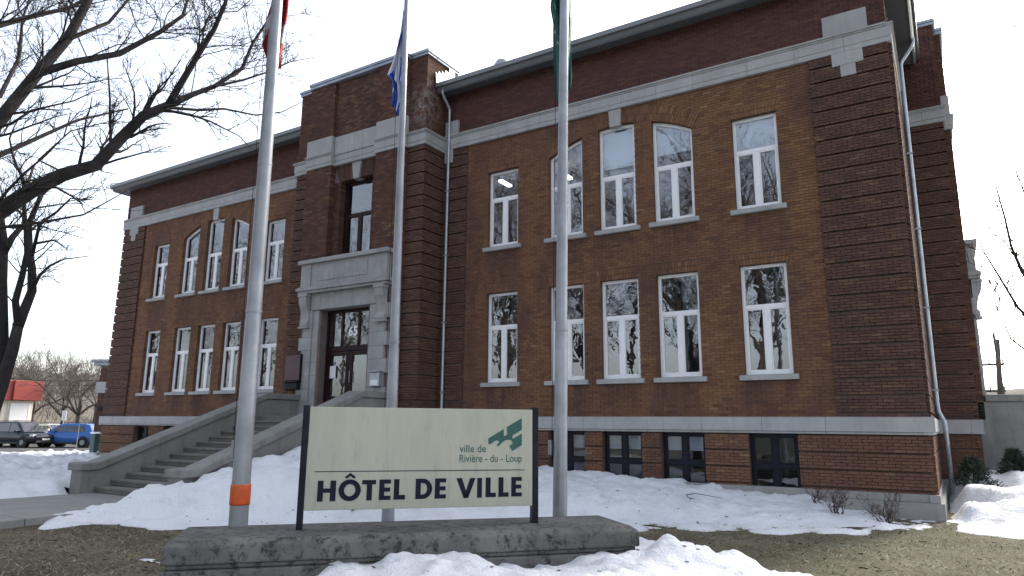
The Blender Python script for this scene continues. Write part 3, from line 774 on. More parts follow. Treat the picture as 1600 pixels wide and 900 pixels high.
slab(-.075,-.004,.065,-.065,.545,1.905,'post',M['black'],sign,.008)
slab(2.634,2.705,.065,-.065,.545,1.915,'post',M['black'],sign,.008)
def flat(polys, name, mat, par, T, o=.062, th=.003):
    mb = MB()
    for poly in polys:
        mb.prism([T(x,o,z) for x,z in poly],[T(x,o+th,z) for x,z in poly])
    return mb.build(name, mat, par)
def R4(x0,x1,z0,z1): return [(x0,z0),(x1,z0),(x1,z1),(x0,z1)]
LET = []
def letE(x,z0,z1,w=.131,b=.058):
    h = z1-z0
    LET.extend([R4(x,x+b,z0,z1),R4(x+b,x+w,z0,z0+.046),R4(x+b,x+w,z1-.046,z1),R4(x+b,x+w*.95,z0+h*.5-.022,z0+h*.5+.024)])
def letL(x,z0,z1,w=.13,b=.06): LET.extend([R4(x,x+b,z0,z1),R4(x+b,x+w,z0,z0+.05)])
z0, z1 = .848, 1.072
LET += [R4(.131,.193,z0,z1),R4(.268,.330,z0,z1),R4(.193,.268,.941,.987)]
def ring(cx,cz,rx,rz,ix,iz,n=40,a0=0,a1=360):
    for k in range(n):
        t0 = math.radians(a0+(a1-a0)*k/n); t1 = math.radians(a0+(a1-a0)*(k+1)/n)
        LET.append([(cx+ix*math.cos(t0),cz+iz*math.sin(t0)),(cx+rx*math.cos(t0),cz+rz*math.sin(t0)),(cx+rx*math.cos(t1),cz+rz*math.sin(t1)),(cx+ix*math.cos(t1),cz+iz*math.sin(t1))])
ring(.482,.9645,.123,.118,.062,.066)
LET += [[(.420,1.107),(.4435,1.0895),(.4825,1.119),(.4825,1.154)],[(.545,1.107),(.4825,1.154),(.4825,1.119),(.5215,1.0895)]]
LET += [R4(.616,.771,1.025,1.073),R4(.670,.729,.850,1.025)]
letE(.809,.852,1.076); letL(.975,.853,1.079)
zD0, zD1 = .855, 1.081; LET += [R4(1.223,1.283,zD0,zD1),R4(1.283,1.305,zD0,zD0+.05),R4(1.283,1.305,zD1-.05,zD1)]
ring(1.305,(zD0+zD1)/2,.11,.113,.052,.063,24,-90,90)
letE(1.447,.856,1.082)
LET += [[(1.699,1.082),(1.765,1.082),(1.843,.856),(1.789,.856)],[(1.927,1.082),(1.862,1.082),(1.789,.8562),(1.843,.8562)]]
LET += [R4(1.949,2.007,.857,1.082)]; letL(2.051,.861,1.085,.125); letL(2.208,.862,1.086,.125); letE(2.365,.863,1.088)
bounds = [.345,.61,.79,.955,1.15,1.43,1.64,1.9385,2.03,2.19,2.35,3]
for lo, hi in zip([0]+bounds[:-1], bounds):
    flat([p for p in LET if lo <= sum(q[0] for q in p)/len(p) < hi], 'letter', M['ink'], pn, SG)
flat([R4(.087,2.525,1.166,1.174)], 'rule', M['ink'], pn, SG)
logo = [(2.0757,1.539),(2.2649,1.6494),(2.2674,1.5638),(2.3072,1.5814),(2.3047,1.6748),(2.4913,1.7812),(2.492,1.6432),(2.3763,1.574),(2.3766,1.5323),(2.4923,1.5974),(2.493,1.4605),(2.357,1.3814),(2.3712,1.4039),(2.347,1.4341),(2.3404,1.4491),(2.3747,1.4718),(2.3785,1.4945),(2.3623,1.5156),(2.3301,1.5246),(2.2902,1.5185),(2.2506,1.4943),(2.2034,1.4506),(2.1836,1.4506),(2.1811,1.4641),(2.2109,1.4905),(2.2027,1.5093),(2.1788,1.5167),(2.1473,1.5054),(2.1043,1.4716),(2.0846,1.4716),(2.0765,1.4828)]
flat([logo], 'emblem', M['green_ink'], pn, SG)
def text_mesh(txt, name, mat, par, T, x0, x1, z, hgt, o, shear=0, bold=0., th=.003):
    cu_ = bpy.data.curves.new(name+'_text', 'FONT'); cu_.body = txt; cu_.shear = shear; cu_.offset = bold; cu_.resolution_u = 4
    to = bpy.data.objects.new(name+'_text', cu_); COL.objects.link(to)
    dg = bpy.context.evaluated_depsgraph_get(); me = bpy.data.meshes.new_from_object(to.evaluated_get(dg))
    bpy.data.objects.remove(to)
    xs = [v.co.x for v in me.vertices]; ax, bx_ = min(xs), max(xs)
    for v in me.vertices:
        s = x0+(v.co.x-ax)/(bx_-ax)*(x1-x0); zz = z+v.co.y*hgt/.69
        p = T(s, o, zz); v.co = Vector(p)
    me.materials.clear(); me.materials.append(mat)
    ob = bpy.data.objects.new(name, me); COL.objects.link(ob); ob.parent = par; ob['kind'] = 'stuff'; return ob
text_mesh('ville de', 'lettering', M['green_ink'], pn, SG, 1.727, 2.05, 1.379, .085, .0635, bold=.004)
text_mesh('Rivière - du - Loup', 'lettering', M['green_ink'], pn, SG, 1.729, 2.494, 1.265, .086, .0635, bold=.004)
dtrans = [o for o in hall.children if o.name.startswith('door_frame')][0]
M['white_ink'] = simple('white_numerals', (.9,.9,.9), .6, var=.03)
text_mesh('65', 'numerals', M['white_ink'], dtrans, F, -.07, .30, 4.32, .26, .868, bold=.03)
# plinth
PA = Vector((8.58,-11.77,0)); PBv = Vector((12.01,-8.03,0)); PL = (PBv-PA).length; PU = (PBv-PA).normalized(); PN = Vector((PU.y,-PU.x,0))
plinth = tag(empty('sign_plinth', PA+PU*PL/2-PN*.55), 'long low lichen-stained concrete plinth under the cream sign', 'plinth'); po_ = plinth.location.copy()
def PG(s, o, z): p = PA+PU*s+PN*o; return Vector((p.x-po_.x, p.y-po_.y, z-po_.z))
def ploop(z, i): return [PG(i,-i,z),PG(PL-i,-i,z),PG(PL-i,-1.14+i,z),PG(i,-1.14+i,z)]
mb = MB()
lv = [(.33,0),(.50,0),(.55,.07)]
vs = [ploop(z,i) for z,i in lv]
for q in vs: mb.v += [tuple(p) for p in q]
for k in range(2):
    for j in range(4): mb.f.append((k*4+j,k*4+(j+1)%4,(k+1)*4+(j+1)%4,(k+1)*4+j))
mb.f += [(8,9,10,11),(3,2,1,0)]
for (a0, i0), (a1, i1) in (((.28,.035),(.328,.035)),((-.3,.0),(.278,.0))):
    A_, B_ = ploop(a0,i0), ploop(a1,i1); mb.hexa(A_+B_)
plo = mb.build('block', M['old_concrete'], plinth, bevel=.02)
# ---------------------------------------------------------------- flagpoles and limp flags
M['alu'] = simple('brushed_aluminium', (.3,.312,.335), .5, .6, var=.14, scale=2.5, bmp=.08, bscale=20)
M['orange'] = simple('orange_tape', (.58,.085,.012), .5, var=.15, scale=12)
def flagpole(x, y, top, lean, r0, r1, label, wrap=None):
    p = tag(empty('flagpole', (x, y, 0)), label, 'flagpole', 'flagpoles behind the sign')
    lx, ly = lean
    pts = [(lx*z, ly*z, z) for z in (-.2, .6, 1.5, 2.9, 2.93, 4.5, 6, 7.5, top)]
    R = [r0+(r1-r0)*max(0, q[2])/top for q in pts]; R[4] -= .004
    MB().tube(pts, R, 28).build('pole', M['alu'], p, smooth=True)
    MB().tube([(0,0,-.05),(0,0,.05)], r0*1.9, 20).build('base_flange', M['alu'], p)
    for z in (3.02, 4.9): 
        rr = r0+(r1-r0)*z/top
        MB().tube([(lx*z,ly*z,z-.02),(lx*z,ly*z,z+.02)], rr+.004, 28).build('joint_ring', M['alu'], p, smooth=False)
    if wrap:
        rr = r0+(r1-r0)*wrap[0]/top+.006
        MB().tube([(lx*z,ly*z,z) for z in (wrap[0],wrap[0]+.02,wrap[1]-.02,wrap[1])],[rr,rr+.003,rr+.003,rr], 28).build('tape_band', M['orange'], p, smooth=True)
    MB().tube([(lx*top,ly*top,top-.02),(lx*top,ly*top,top+.05),(lx*top,ly*top,top+.12)],[r1*1.3,r1*1.6,.02], 16).build('finial', M['alu'], p, smooth=True)
    # halyard and cleat
    rr = r0
    MB().tube([(lx*z-(r0*.72+.03-.0), ly*z-r0*.6, z) for z in (1.35,3,5,7,top-.2)], .004, 5).build('halyard', M['black'], p)
    MB().box(-r0-.03,-r0+.02,-r0*.6-.02,-r0*.6+.02,1.3,1.5).build('cleat', M['alu'], p, bevel=.006)
    return p
P1, P2, P3 = (8.209,-10.625), (7.582,-7.389), (10.628,-7.418)
flagpole(*P1, 9.6, (-.006,-.003), .108, .058, 'nearest aluminium flagpole with an orange band left of the sign', (.78,1.01))
flagpole(*P2, 9.5, (-.004,-.003), .102, .04, 'farthest aluminium flagpole carrying the blue and white flag')
flagpole(*P3, 9.7, (.0125,.006), .100, .058, 'aluminium flagpole at the right end of the sign')
# ring straps round the poles
def ringstrap(x, y, z, r, name_label):
    pts = [(x+r*math.cos(t), y+r*math.sin(t), z+.0) for t in [2*math.pi*k/24 for k in range(25)]]
def flag_mat(name, fn):
    mt, nt, bs, N, L = nodemat(name); a = N.new('ShaderNodeAttribute'); a.attribute_name = 'flag'; sx = N.new('ShaderNodeSeparateXYZ'); L.new(a.outputs['Vector'], sx.inputs[0])
    c = fn(N, L, sx); L.new(c, bs.inputs['Base Color']); bs.inputs['Roughness'].default_value = .75
    g = geo(N); n = tnoise(N, L, 14, 3, .5, g.outputs['Position']); bump(N, L, n.outputs[0], .25, .02, bs)
    return mt
def f_red(N, L, sx):
    r = ramp(N, [(0,(.3,.008,.016)),(.47,(.62,.62,.66)),(.66,(.3,.008,.016))]); r.color_ramp.interpolation = 'CONSTANT'; L.new(sx.outputs[0], r.inputs[0]); return r.outputs[0]
def f_blue(N, L, sx):
    ab = N.new('ShaderNodeMath'); ab.operation = 'SUBTRACT'; L.new(sx.outputs[0], ab.inputs[0]); ab.inputs[1].default_value = .5
    a1 = N.new('ShaderNodeMath'); a1.operation = 'ABSOLUTE'; L.new(ab.outputs[0], a1.inputs[0])
    bb = N.new('ShaderNodeMath'); bb.operation = 'SUBTRACT'; L.new(sx.outputs[1], bb.inputs[0]); bb.inputs[1].default_value = .5
    b1 = N.new('ShaderNodeMath'); b1.operation = 'ABSOLUTE'; L.new(bb.outputs[0], b1.inputs[0])
    mn = N.new('ShaderNodeMath'); mn.operation = 'MINIMUM'; L.new(a1.outputs[0], mn.inputs[0]); L.new(b1.outputs[0], mn.inputs[1])
    lt = N.new('ShaderNodeMath'); lt.operation = 'LESS_THAN'; L.new(mn.outputs[0], lt.inputs[0]); lt.inputs[1].default_value = .11
    sc = N.new('ShaderNodeVectorMath'); sc.operation = 'MULTIPLY'; at = [n for n in N if n.type == 'ATTRIBUTE'][0]; L.new(at.outputs['Vector'], sc.inputs[0]); sc.inputs[1].default_value = (9,6,1)
    n = tnoise(N, L, 1.2, 2, .5, sc.outputs[0]); gt = N.new('ShaderNodeMath'); gt.operation = 'GREATER_THAN'; L.new(n.outputs[0], gt.inputs[0]); gt.inputs[1].default_value = .62
    mx = N.new('ShaderNodeMath'); mx.operation = 'MAXIMUM'; L.new(lt.outputs[0], mx.inputs[0]); L.new(gt.outputs[0], mx.inputs[1])
    return mix(N, L, mx.outputs[0], (.012,.07,.42), (.62,.64,.74))
def f_green(N, L, sx):
    sc = N.new('ShaderNodeVectorMath'); sc.operation = 'MULTIPLY'; at = [n for n in N if n.type == 'ATTRIBUTE'][0]; L.new(at.outputs['Vector'], sc.inputs[0]); sc.inputs[1].default_value = (12,7,1)
    n = tnoise(N, L, 1.6, 2, .5, sc.outputs[0]); 
    k = maprange(N, L, n.outputs[0], .60, .62, 0, .75)
    m2 = N.new('ShaderNodeMath'); m2.operation = 'MULTIPLY'; L.new(k, m2.inputs[0]); L.new(maprange(N, L, sx.outputs[0], .30, .32, 0, 1), m2.inputs[1])
    m3 = N.new('ShaderNodeMath'); m3.operation = 'MULTIPLY'; L.new(m2.outputs[0], m3.inputs[0]); L.new(maprange(N, L, sx.outputs[0], .78, .80, 1, 0), m3.inputs[1])
    return mix(N, L, m3.outputs[0], (.006,.075,.066), (.3,.4,.4))
M['flag_red'] = flag_mat('red_white_cloth', f_red); M['flag_blue'] = flag_mat('blue_white_cloth', f_blue); M['flag_green'] = flag_mat('green_cloth', f_green)
def flag(px, py, ztop, length, profile, mat, label, seed):
    """limp flag: cloth gathered against the pole, each level a folded curve round the lee side.
    profile(t) -> (left reach, right reach) in metres across the view at fall t 0..1"""
    n, mcols = 44, 30; rnd = random.Random(seed); v = []; f = []; at = []
    back = Vector((px-CAM.x, py-CAM.y, 0)).normalized(); side = Vector((back.y, -back.x, 0))
    ph = [rnd.uniform(0, 6) for _ in range(4)]
    for i in range(n+1):
        t = i/n; l, r = profile(t)
        for j in range(mcols+1):
            u = j/mcols; x = -l+(l+r)*u
            fold = .055*math.sin(u*11+ph[0]+1.5*math.sin(t*3+ph[1]))+.03*math.sin(u*23+ph[2]+t*5)
            d = .15+fold*min(1, t*3+.3)
            x += .02*math.sin(t*7+ph[3]+u*5)
            hem = .0 if t < .98 else .03*math.sin(u*9+ph[2])
            jag = t*t*(.10*length)*(u-.5)*(1 if seed % 2 else -1)
            p = Vector((px, py, ztop-length*t+hem-jag))+side*x+back*d
            v.append(tuple(p)); at.append((min(1, max(0, t*1.05+.12*math.sin(u*6+ph[1]))), u, 0))
    for i in range(n):
        for j in range(mcols):
            a = i*(mcols+1)+j; f.append((a,a+1,a+mcols+2,a+mcols+1))
    me = bpy.data.meshes.new('flag'); me.from_pydata(v, [], f); me.materials.append(mat)
    A = me.attributes.new('flag', 'FLOAT_VECTOR', 'POINT'); A.data.foreach_set('vector', [c for q in at for c in q])
    me.polygons.foreach_set('use_smooth', [True]*len(me.polygons))
    o = bpy.data.objects.new('flag', me); COL.objects.link(o)
    sm = o.modifiers.new('thickness', 'SOLIDIFY'); sm.thickness = .004
    return tag(o, label, 'flag')
def lerp(pts, t):
    for (a, p), (b, q) in zip(pts[:-1], pts[1:]):
        if t <= b: k = (t-a)/(b-a); return tuple(x+(y-x)*k for x, y in zip(p, q))
    return pts[-1][1]
flag(P1[0]-.04,P1[1]-.02,7.75,1.55,lambda t: lerp([(0,(.05,.05)),(.3,(.08,.12)),(.55,(.11,.13)),(.72,(.13,.14)),(.80,(.09,.13)),(1,(-.03,.12))],t),M['flag_red'],'limp red and white flag behind the nearest flagpole',2)
flag(P2[0]-.03,P2[1]-.02,9.15,2.0,lambda t: lerp([(0,(.05,.02)),(.15,(.09,.02)),(.3,(.14,.02)),(.55,(.21,.02)),(.7,(.28,.0)),(.74,(.18,-.02)),(.88,(.17,-.02)),(1,(.2,-.06))],t),M['flag_blue'],'limp blue and white flag on the farthest flagpole',5)
flag(P3[0]+.09,P3[1]+.04,8.9,2.25,lambda t: lerp([(0,(.16,.08)),(.33,(.20,.11)),(.45,(.14,.13)),(.75,(.15,.14)),(.92,(.155,.13)),(1,(.12,.1))],t),M['flag_green'],'limp dark green flag on the right flagpole',4)
# ---------------------------------------------------------------- snow
def snow_mat(name, dirt=.25):
    mt, nt, bs, N, L = nodemat(name); g = geo(N); P = g.outputs['Position']
    n = tnoise(N, L, 1.3, 6, .65, P); c = mix(N, L, maprange(N, L, n.outputs[0], .5, .75, 0, dirt), (.88,.89,.92), (.5,.48,.45))
    n2 = tnoise(N, L, 22, 5, .75, P); c = mix(N, L, maprange(N, L, n2.outputs[0], .64, .74, 0, dirt*1.6), c, (.2,.18,.155))
    L.new(c, bs.inputs['Base Color']); bs.inputs['Roughness'].default_value = .7; bs.inputs['Specular IOR Level'].default_value = .3
    n3 = tnoise(N, L, 9, 7, .7, P); n4 = tnoise(N, L, 55, 4, .7, P)
    s = N.new('ShaderNodeMath'); s.operation = 'MULTIPLY_ADD'; L.new(n4.outputs[0], s.inputs[0]); s.inputs[1].default_value = .35; L.new(n3.outputs[0], s.inputs[2])
    bump(N, L, s.outputs[0], .9, .08, bs); return mt
M['snow'] = snow_mat('old_snow', .46); M['snow_clean'] = snow_mat('fresh_snow', .28); M['snow_dirty'] = snow_mat('dirty_snow', .75)
def idw(pts, x, y, p=3.0):
    sw = sz = 0
    for a, b, z in pts:
        d = (a-x)**2+(b-y)**2
        if d < 1e-6: return z
        w = d**(-p/2*1.25); sw += w; sz += w*z
    return sz/sw
def snow(name, mat, x0, x1, y0, y1, st, pts, label, rough=.05, edge=-.05, mask=None, lump=0., post=None):
    def fn(x, y):
        h = idw(pts, x, y); a = rough*(.6+min(1, max(0, h*2)))
        h += a*fbm(x*1.1, y*1.1, 2., 5)+.03*fbm(x*2.6, y*2.6, 5., 3)+.02*fbm(x*6, y*6, 7., 3)+.014*fbm(x*14, y*14, 9., 2)
        if lump: h += lump*max(0, fbm(x*3.2, y*3.2, 11., 4))*max(0, min(1, h*5))
        return post(x, y, h) if post else h
    o = grid(name, mat, x0, x1, y0, y1, st, fn, keep=lambda x, y, z: z > edge and (not mask or mask(x, y)))
    return tag(o, label, 'snow', kind='stuff')
ptsA = [(2.2,-2.2,1.3),(2.2,-3.2,1.24),(2.2,-4.2,1.12),(2.2,-5.4,.95),(2.2,-6.7,.70),(2.25,-7.5,.56),(1.9,-7.75,.44),(1.5,-7.7,.36),(1.05,-7.5,.22),(.75,-7.6,.04),(1.0,-8.2,.03),(1.55,-8.6,.16),(1.75,-9.2,.12),(1.3,-9.0,.0),(2.6,-8.2,.42),(2.2,-.3,1.3),(3.15,0,1.05),(4.6,0,.8),(6.05,0,.605),(7.4,0,.58),(8.2,0,.53),(8.9,0,.48),(9.4,0,.47),(10.4,0,.375),(11.4,0,.32),(12.4,0,.30),(12.9,0,.22),(13.3,0,.12),(14.3,-.1,-.03),
        (2.26,-9.24,.04),(3.2,-8.7,.05),(3.56,-8.5,.05),(4.3,-8.4,.04),(4.7,-8.0,.05),(6,-7.8,.04),(7,-7.6,.08),(8.3,-7.2,.12),(9.4,-6.2,.08),(10.0,-4.8,.02),(10.48,-4.2,.0),(11.4,-3.7,.0),(12.4,-3.2,.0),(13.4,-2.4,.0),(14.4,-1.4,.0),(14.9,-.45,-.02),
        (2.9,-7.8,.5),(3.4,-7.3,.6),(3.0,-6.2,.8),(3.9,-6.4,.72),(3.4,-4.6,1.0),(5,-5.4,.66),(5.6,-6.4,.42),(6.4,-4.2,.56),(8,-3.5,.42),(9,-2.5,.4),(10.5,-2,.28),(12,-1.5,.18),(4.5,-2.5,.95),(6.5,-1.8,.64),(7,-6,.32),(13.3,-1.2,.06),
        (.3,-8.2,-.3),(.5,-9.4,-.3),(1.6,-10.3,-.3),(3.4,-9.6,-.25),(4.9,-9.0,-.25),(6.5,-8.7,-.2),(8.4,-8.6,-.1),(10.4,-6.6,-.2),(11.2,-5,-.3),(12.2,-4.4,-.3),(13.6,-3.6,-.3),(15,-2.2,-.3),(15.5,-1.5,-.3)]
def maskA(x, y): return not (x < 2.2 and y > -7.38) and not (x < 1.6 and y > -7.12)
snow('snow', M['snow'], .2, 15.3, -10.6, .1, .07, ptsA, 'old snow banked along the front of the building', .07, mask=maskA, lump=.09)
ptsD = [(14.98,.3,.0),(14.98,1.2,.0),(14.98,2.4,.05),(15.0,3.6,.1),(14.92,-.43,.02),(15.4,-1.0,.02),(16.03,-1.63,.02),(17,-2.0,.02),(18.5,-2.4,.02),(20,-3,.0),(15.35,.4,.28),(15.4,2,.5),(15.3,4.6,.6),(16,4,.72),(17,2,.62),(17.5,4.5,.95),(16.3,.2,.38),(18,0,.5),(20,1,.7),(22,3,.9),(19,4,1.0),(24,2,.9),(22,-1.5,.35),(15.6,-2.4,-.3),(17.5,-3.2,-.3),(21,-4.4,-.3)]
snow('snow', M['snow_clean'], 14.96, 24, -4, 5.9, .08, ptsD, 'snow bank sloping down beside the right end wall', .075, lump=.08, post=lambda x, y, h: -.08+(h+.08)*min(1, max(0, (x-14.96)/.38))**.6)
ptsB = [(-1.85,-7.5,.12),(-1.85,-9,.03),(-1.8,-12,.05),(-2.0,-7.9,.2),(-2.3,-7.6,.3),(-2.4,-8.2,.26),(-3,-7,.36),(-3,-3,.5),(-5,-7,.42),(-8,-8,.5),(-4.5,-9.6,.36),(-10,-3,.42),(-6,-2,.4),(-14,-3,.32),(-18,0,.25),(-22,2,.16),(-24.3,4,.02),(-24.5,-4,.1),(-3.6,-12,.4),(-12,-10,.6),(-9,-12,.75),(-16,-8,.7),(-20,-6,.55),(-23,-8,.45),(-23,8,.1),(-18,8,.25),(-15.6,-1,.22),(-26,4,-.2),(-26,-6,-.2),(-26,10,-.2),(-5,-15,.5)]
def maskB(x, y): return not (x > -2.2 and y > -7.45)
snow('snow', M['snow_dirty'], -26, -1.7, -16, 9, .13, ptsB, 'dirty snow field left of the front steps', .12, mask=maskB, lump=.22, post=lambda x, y, h: max(h, (.17+.05*fbm(x*2, y*2))*min(1, max(0, (x+5)/1.5))) if y < -7.2 and x < -2.4 else (.04+max(0, h-.04)*max(0, (-1.72-x)/.68) if y < -7.2 else h))
ptsC = [(9.0,-11.6,.02),(9.38,-10.97,.17),(9.89,-10.42,.26),(10.24,-10.03,.33),(10.61,-9.63,.32),(11.0,-9.21,.17),(11.29,-8.88,.17),(11.71,-8.43,.25),(12.17,-8.44,.34),(12.42,-8.25,.46),(12.62,-8.05,.40),(12.87,-7.69,.28),(13.48,-7.0,.01),
        (11.04,-10.42,.28),(11.9,-9.47,.26),(12.87,-8.43,.27),(11.28,-10.8,.30),(12.2,-9.9,.32),(13.0,-8.9,.27),(13.3,-7.9,.16),(10.2,-11.2,.2),(9.6,-12.0,.05),(11,-12,.3),(13,-10.4,.3),(12,-12,.3),(14,-9,.15),(13.9,-7.4,-.05),(14.6,-8,-.1),(13.7,-6.3,-.3),(12.9,-6.6,-.25),(12.3,-7.3,.02),(12.5,-7.6,.18),(14.2,-7,-.3),(15,-9,-.2),(8.9,-12.4,-.2),(9.5,-13,-.1),(11,-14,.2),(13,-13,.2),(11.95,-7.7,-.1)]
def maskC(x, y):
    q = Vector((x, y, 0))-PA; s = q.dot(PU); o = q.dot(PN); return not (o < -.08 and -.0 < s < PL)
snow('snow', M['snow_clean'], 8.6, 15.2, -14.2, -5.8, .045, ptsC, 'bright crusty snow heap in front of the sign plinth', .04, mask=maskC, lump=.075)
# ---------------------------------------------------------------- dead grass
def grass():
    rnd = random.Random(5); mb = MB(); n = 0
    v = []; f = []
    for _ in range(150000):
        x = rnd.uniform(2, 20); y = rnd.uniform(-13.5, -.8)
        if rnd.random() > .35+.65*noise.noise(Vector((x*.9, y*.9, 4)))+.3: continue
        if x < 9 and y < -12.6: continue
        q = Vector((x, y, 0))-PA; s = q.dot(PU); o = q.dot(PN)
        if -.05 < s < PL+.05 and -1.2 < o < .05: continue
        if idw(ptsA, x, y) > .04 and y > -9.5: continue
        if x < 2.05 and y > -12: continue
        z = gz(x, y)-.02; a = rnd.uniform(0, 6.28); h = rnd.uniform(.015, .055); w_ = rnd.uniform(.003,.009); t = rnd.uniform(1.0, 3.5)*h; h *= .55
        dx, dy = math.cos(a), math.sin(a); k = len(v)
        v += [(x-dy*w_, y+dx*w_, z-.004), (x+dy*w_, y-dx*w_, z-.004), (x+dx*t, y+dy*t, z+h)]; f.append((k,k+1,k+2))
    me = bpy.data.meshes.new('grass'); me.from_pydata(v, [], f)
    mt, nt, bs, N, L = nodemat('dead_grass'); g = geo(N); r = ramp(N, [(0,(.06,.06,.034)),(.4,(.15,.13,.075)),(.8,(.27,.23,.15)),(1,(.42,.37,.28))]); L.new(g.outputs['Random Per Island'], r.inputs[0]); L.new(r.outputs[0], bs.inputs['Base Color']); bs.inputs['Roughness'].default_value = .9
    me.materials.append(mt); o = bpy.data.objects.new('grass', me); COL.objects.link(o); tag(o, 'short matted winter grass on the lawn', 'grass', kind='stuff')
grass()
def litter():
    rnd = random.Random(77); mb = MB()
    deps = bpy.context.evaluated_depsgraph_get()
    for _ in range(900):
        x = rnd.uniform(2.4, 19); y = rnd.uniform(-12.5, -.2)
        hit, loc, nrm, _i, ob, _m = scene.ray_cast(deps, Vector((x, y, 3)), Vector((0, 0, -1)))
        if not hit or not (ob.name.startswith('snow') or ob.name.startswith('ground')): continue
        onsnow = ob.name.startswith('snow')
        if onsnow and rnd.random() > .45: continue
        a = rnd.uniform(0, 6.28); L_ = rnd.uniform(.01, .035)*(2.2 if rnd.random() < .12 else 1); w_ = rnd.uniform(.006, .016)
        c = loc+Vector((0, 0, .004)); d = Vector((math.cos(a), math.sin(a), rnd.uniform(-.15,.25)))*L_; e = Vector((-math.sin(a), math.cos(a), rnd.uniform(-.2,.2)))*w_
        t = Vector((0, 0, rnd.uniform(.003,.012)))
        mb.hexa([c-d-e, c+d-e*.4, c+d*.8+e, c-d*.7+e*.8, c-d-e+t, c+d-e*.4+t, c+d*.8+e+t, c-d*.7+e*.8+t])
    tag(mb.build('leaf_litter', M_lit, recalc=False), 'scattered dead leaves and grit on the lawn and snow', 'litter', kind='stuff')
M_lit = simple('dead_leaf', (.07,.05,.035), .9, var=.5, scale=4)
litter()
tw = MB().tube([(10.95,-2.62,.36),(10.8,-2.5,.36),(10.72,-2.38,.40),(10.85,-2.2,.42),(11.1,-2.12,.38),(11.35,-2.1,.35)],[.006,.008,.009,.008,.006,.004],5)
tag(tw.build('fallen_twig', M_lit), 'bent twig lying on the snow below the basement windows', 'twig')
# ---------------------------------------------------------------- trees
M['bark'] = simple('dark_bark', (.024,.02,.019), .95, var=.35, scale=6, bmp=.9, bscale=14)
M['bark_far'] = simple('grey_brown_bark', (.085,.07,.06), .95, var=.3, scale=3)
M['twig'] = simple('reddish_twig', (.07,.04,.035), .9, var=.3, scale=6)
class Tree:
    def __init__(s, rnd, mr=1.): s.mb = MB(); s.tw = MB(); s.rnd = rnd; s.mr = mr
    def limb(s, pts, r0, r1, lvl, spawn=6, ln=1.4, maxl=3, up=.25, kk=None):
        """a tapering limb along pts, with side branches grown from it"""
        r = s.rnd; P = [Vector(p) for p in pts]; n = len(P)
        R = [r0+(r1-r0)*i/(n-1) for i in range(n)]
        tgt = s.mb if r0 > .02 else s.tw
        tgt.tube(P, R, 9 if r0 > .07 else (6 if r0 > .025 else (4 if r0 > .01 else 3)), cap=r0 > .03)
        if lvl >= maxl: return
        for k in range(spawn):
            t = r.uniform(.15, 1.0)*(n-1); i = min(int(t), n-2); fr = t-i
            p = P[i].lerp(P[i+1], fr); d = (P[i+1]-P[i]).normalized(); rr = (R[i]+(R[i+1]-R[i])*fr)
            ax = Vector((r.gauss(0,1), r.gauss(0,1), r.gauss(0,1))); ax = (ax-d*ax.dot(d)).normalized()
            nd = (d*r.uniform(.5,1.1)+ax*r.uniform(.5,1.0)+Vector((0,0,up))).normalized()
            L = ln*r.uniform(.5,1.15)*(1-.35*t/(n-1)); cr_ = min(rr*.5, max(.0042*s.mr, r0*.2)) if lvl == 1 else max(.0032*s.mr, min(rr*.6, r0*.45))
            s.grow(p, nd, L, cr_, lvl+1, maxl, up)
    def grow(s, p, d, L, r0, lvl, maxl, up, spawn=None):
        r = s.rnd; n = 6 if lvl < 3 else 4; pts = [p.copy()]; q = p.copy(); dd = d.copy()
        for i in range(n):
            dd = (dd+Vector((r.gauss(0,.2), r.gauss(0,.2), r.gauss(0,.18)+.05*up))).normalized(); q = q+dd*(L/n); pts.append(q.copy())
        s.limb(pts, r0, max(.0022*s.mr, r0*.22), lvl, spawn if spawn is not None else (7 if lvl < maxl-1 else 5), L*.5, maxl, up)
    def build(s, name, loc, label, group=None, mat='bark', tmat=None):
        root = tag(empty(name, loc), label, 'tree', group)
        for mb, nm, mm in ((s.mb, 'trunk', mat), (s.tw, 'crown', tmat or mat)):
            if not mb.v: continue
            mb.v = [(x-loc[0], y-loc[1], z-loc[2]) for x, y, z in mb.v]
            mb.build(nm, M[mm], root, recalc=False, smooth=True)
        return root
def ray(u, v):
    d = cw*1083.3+cr*(u-800)-cu*(v-450); return d/Vector((d.x, d.y)).length
def at(u, v, dist): return CAM+ray(u, v)*dist      # point at a horizontal distance along a line of sight
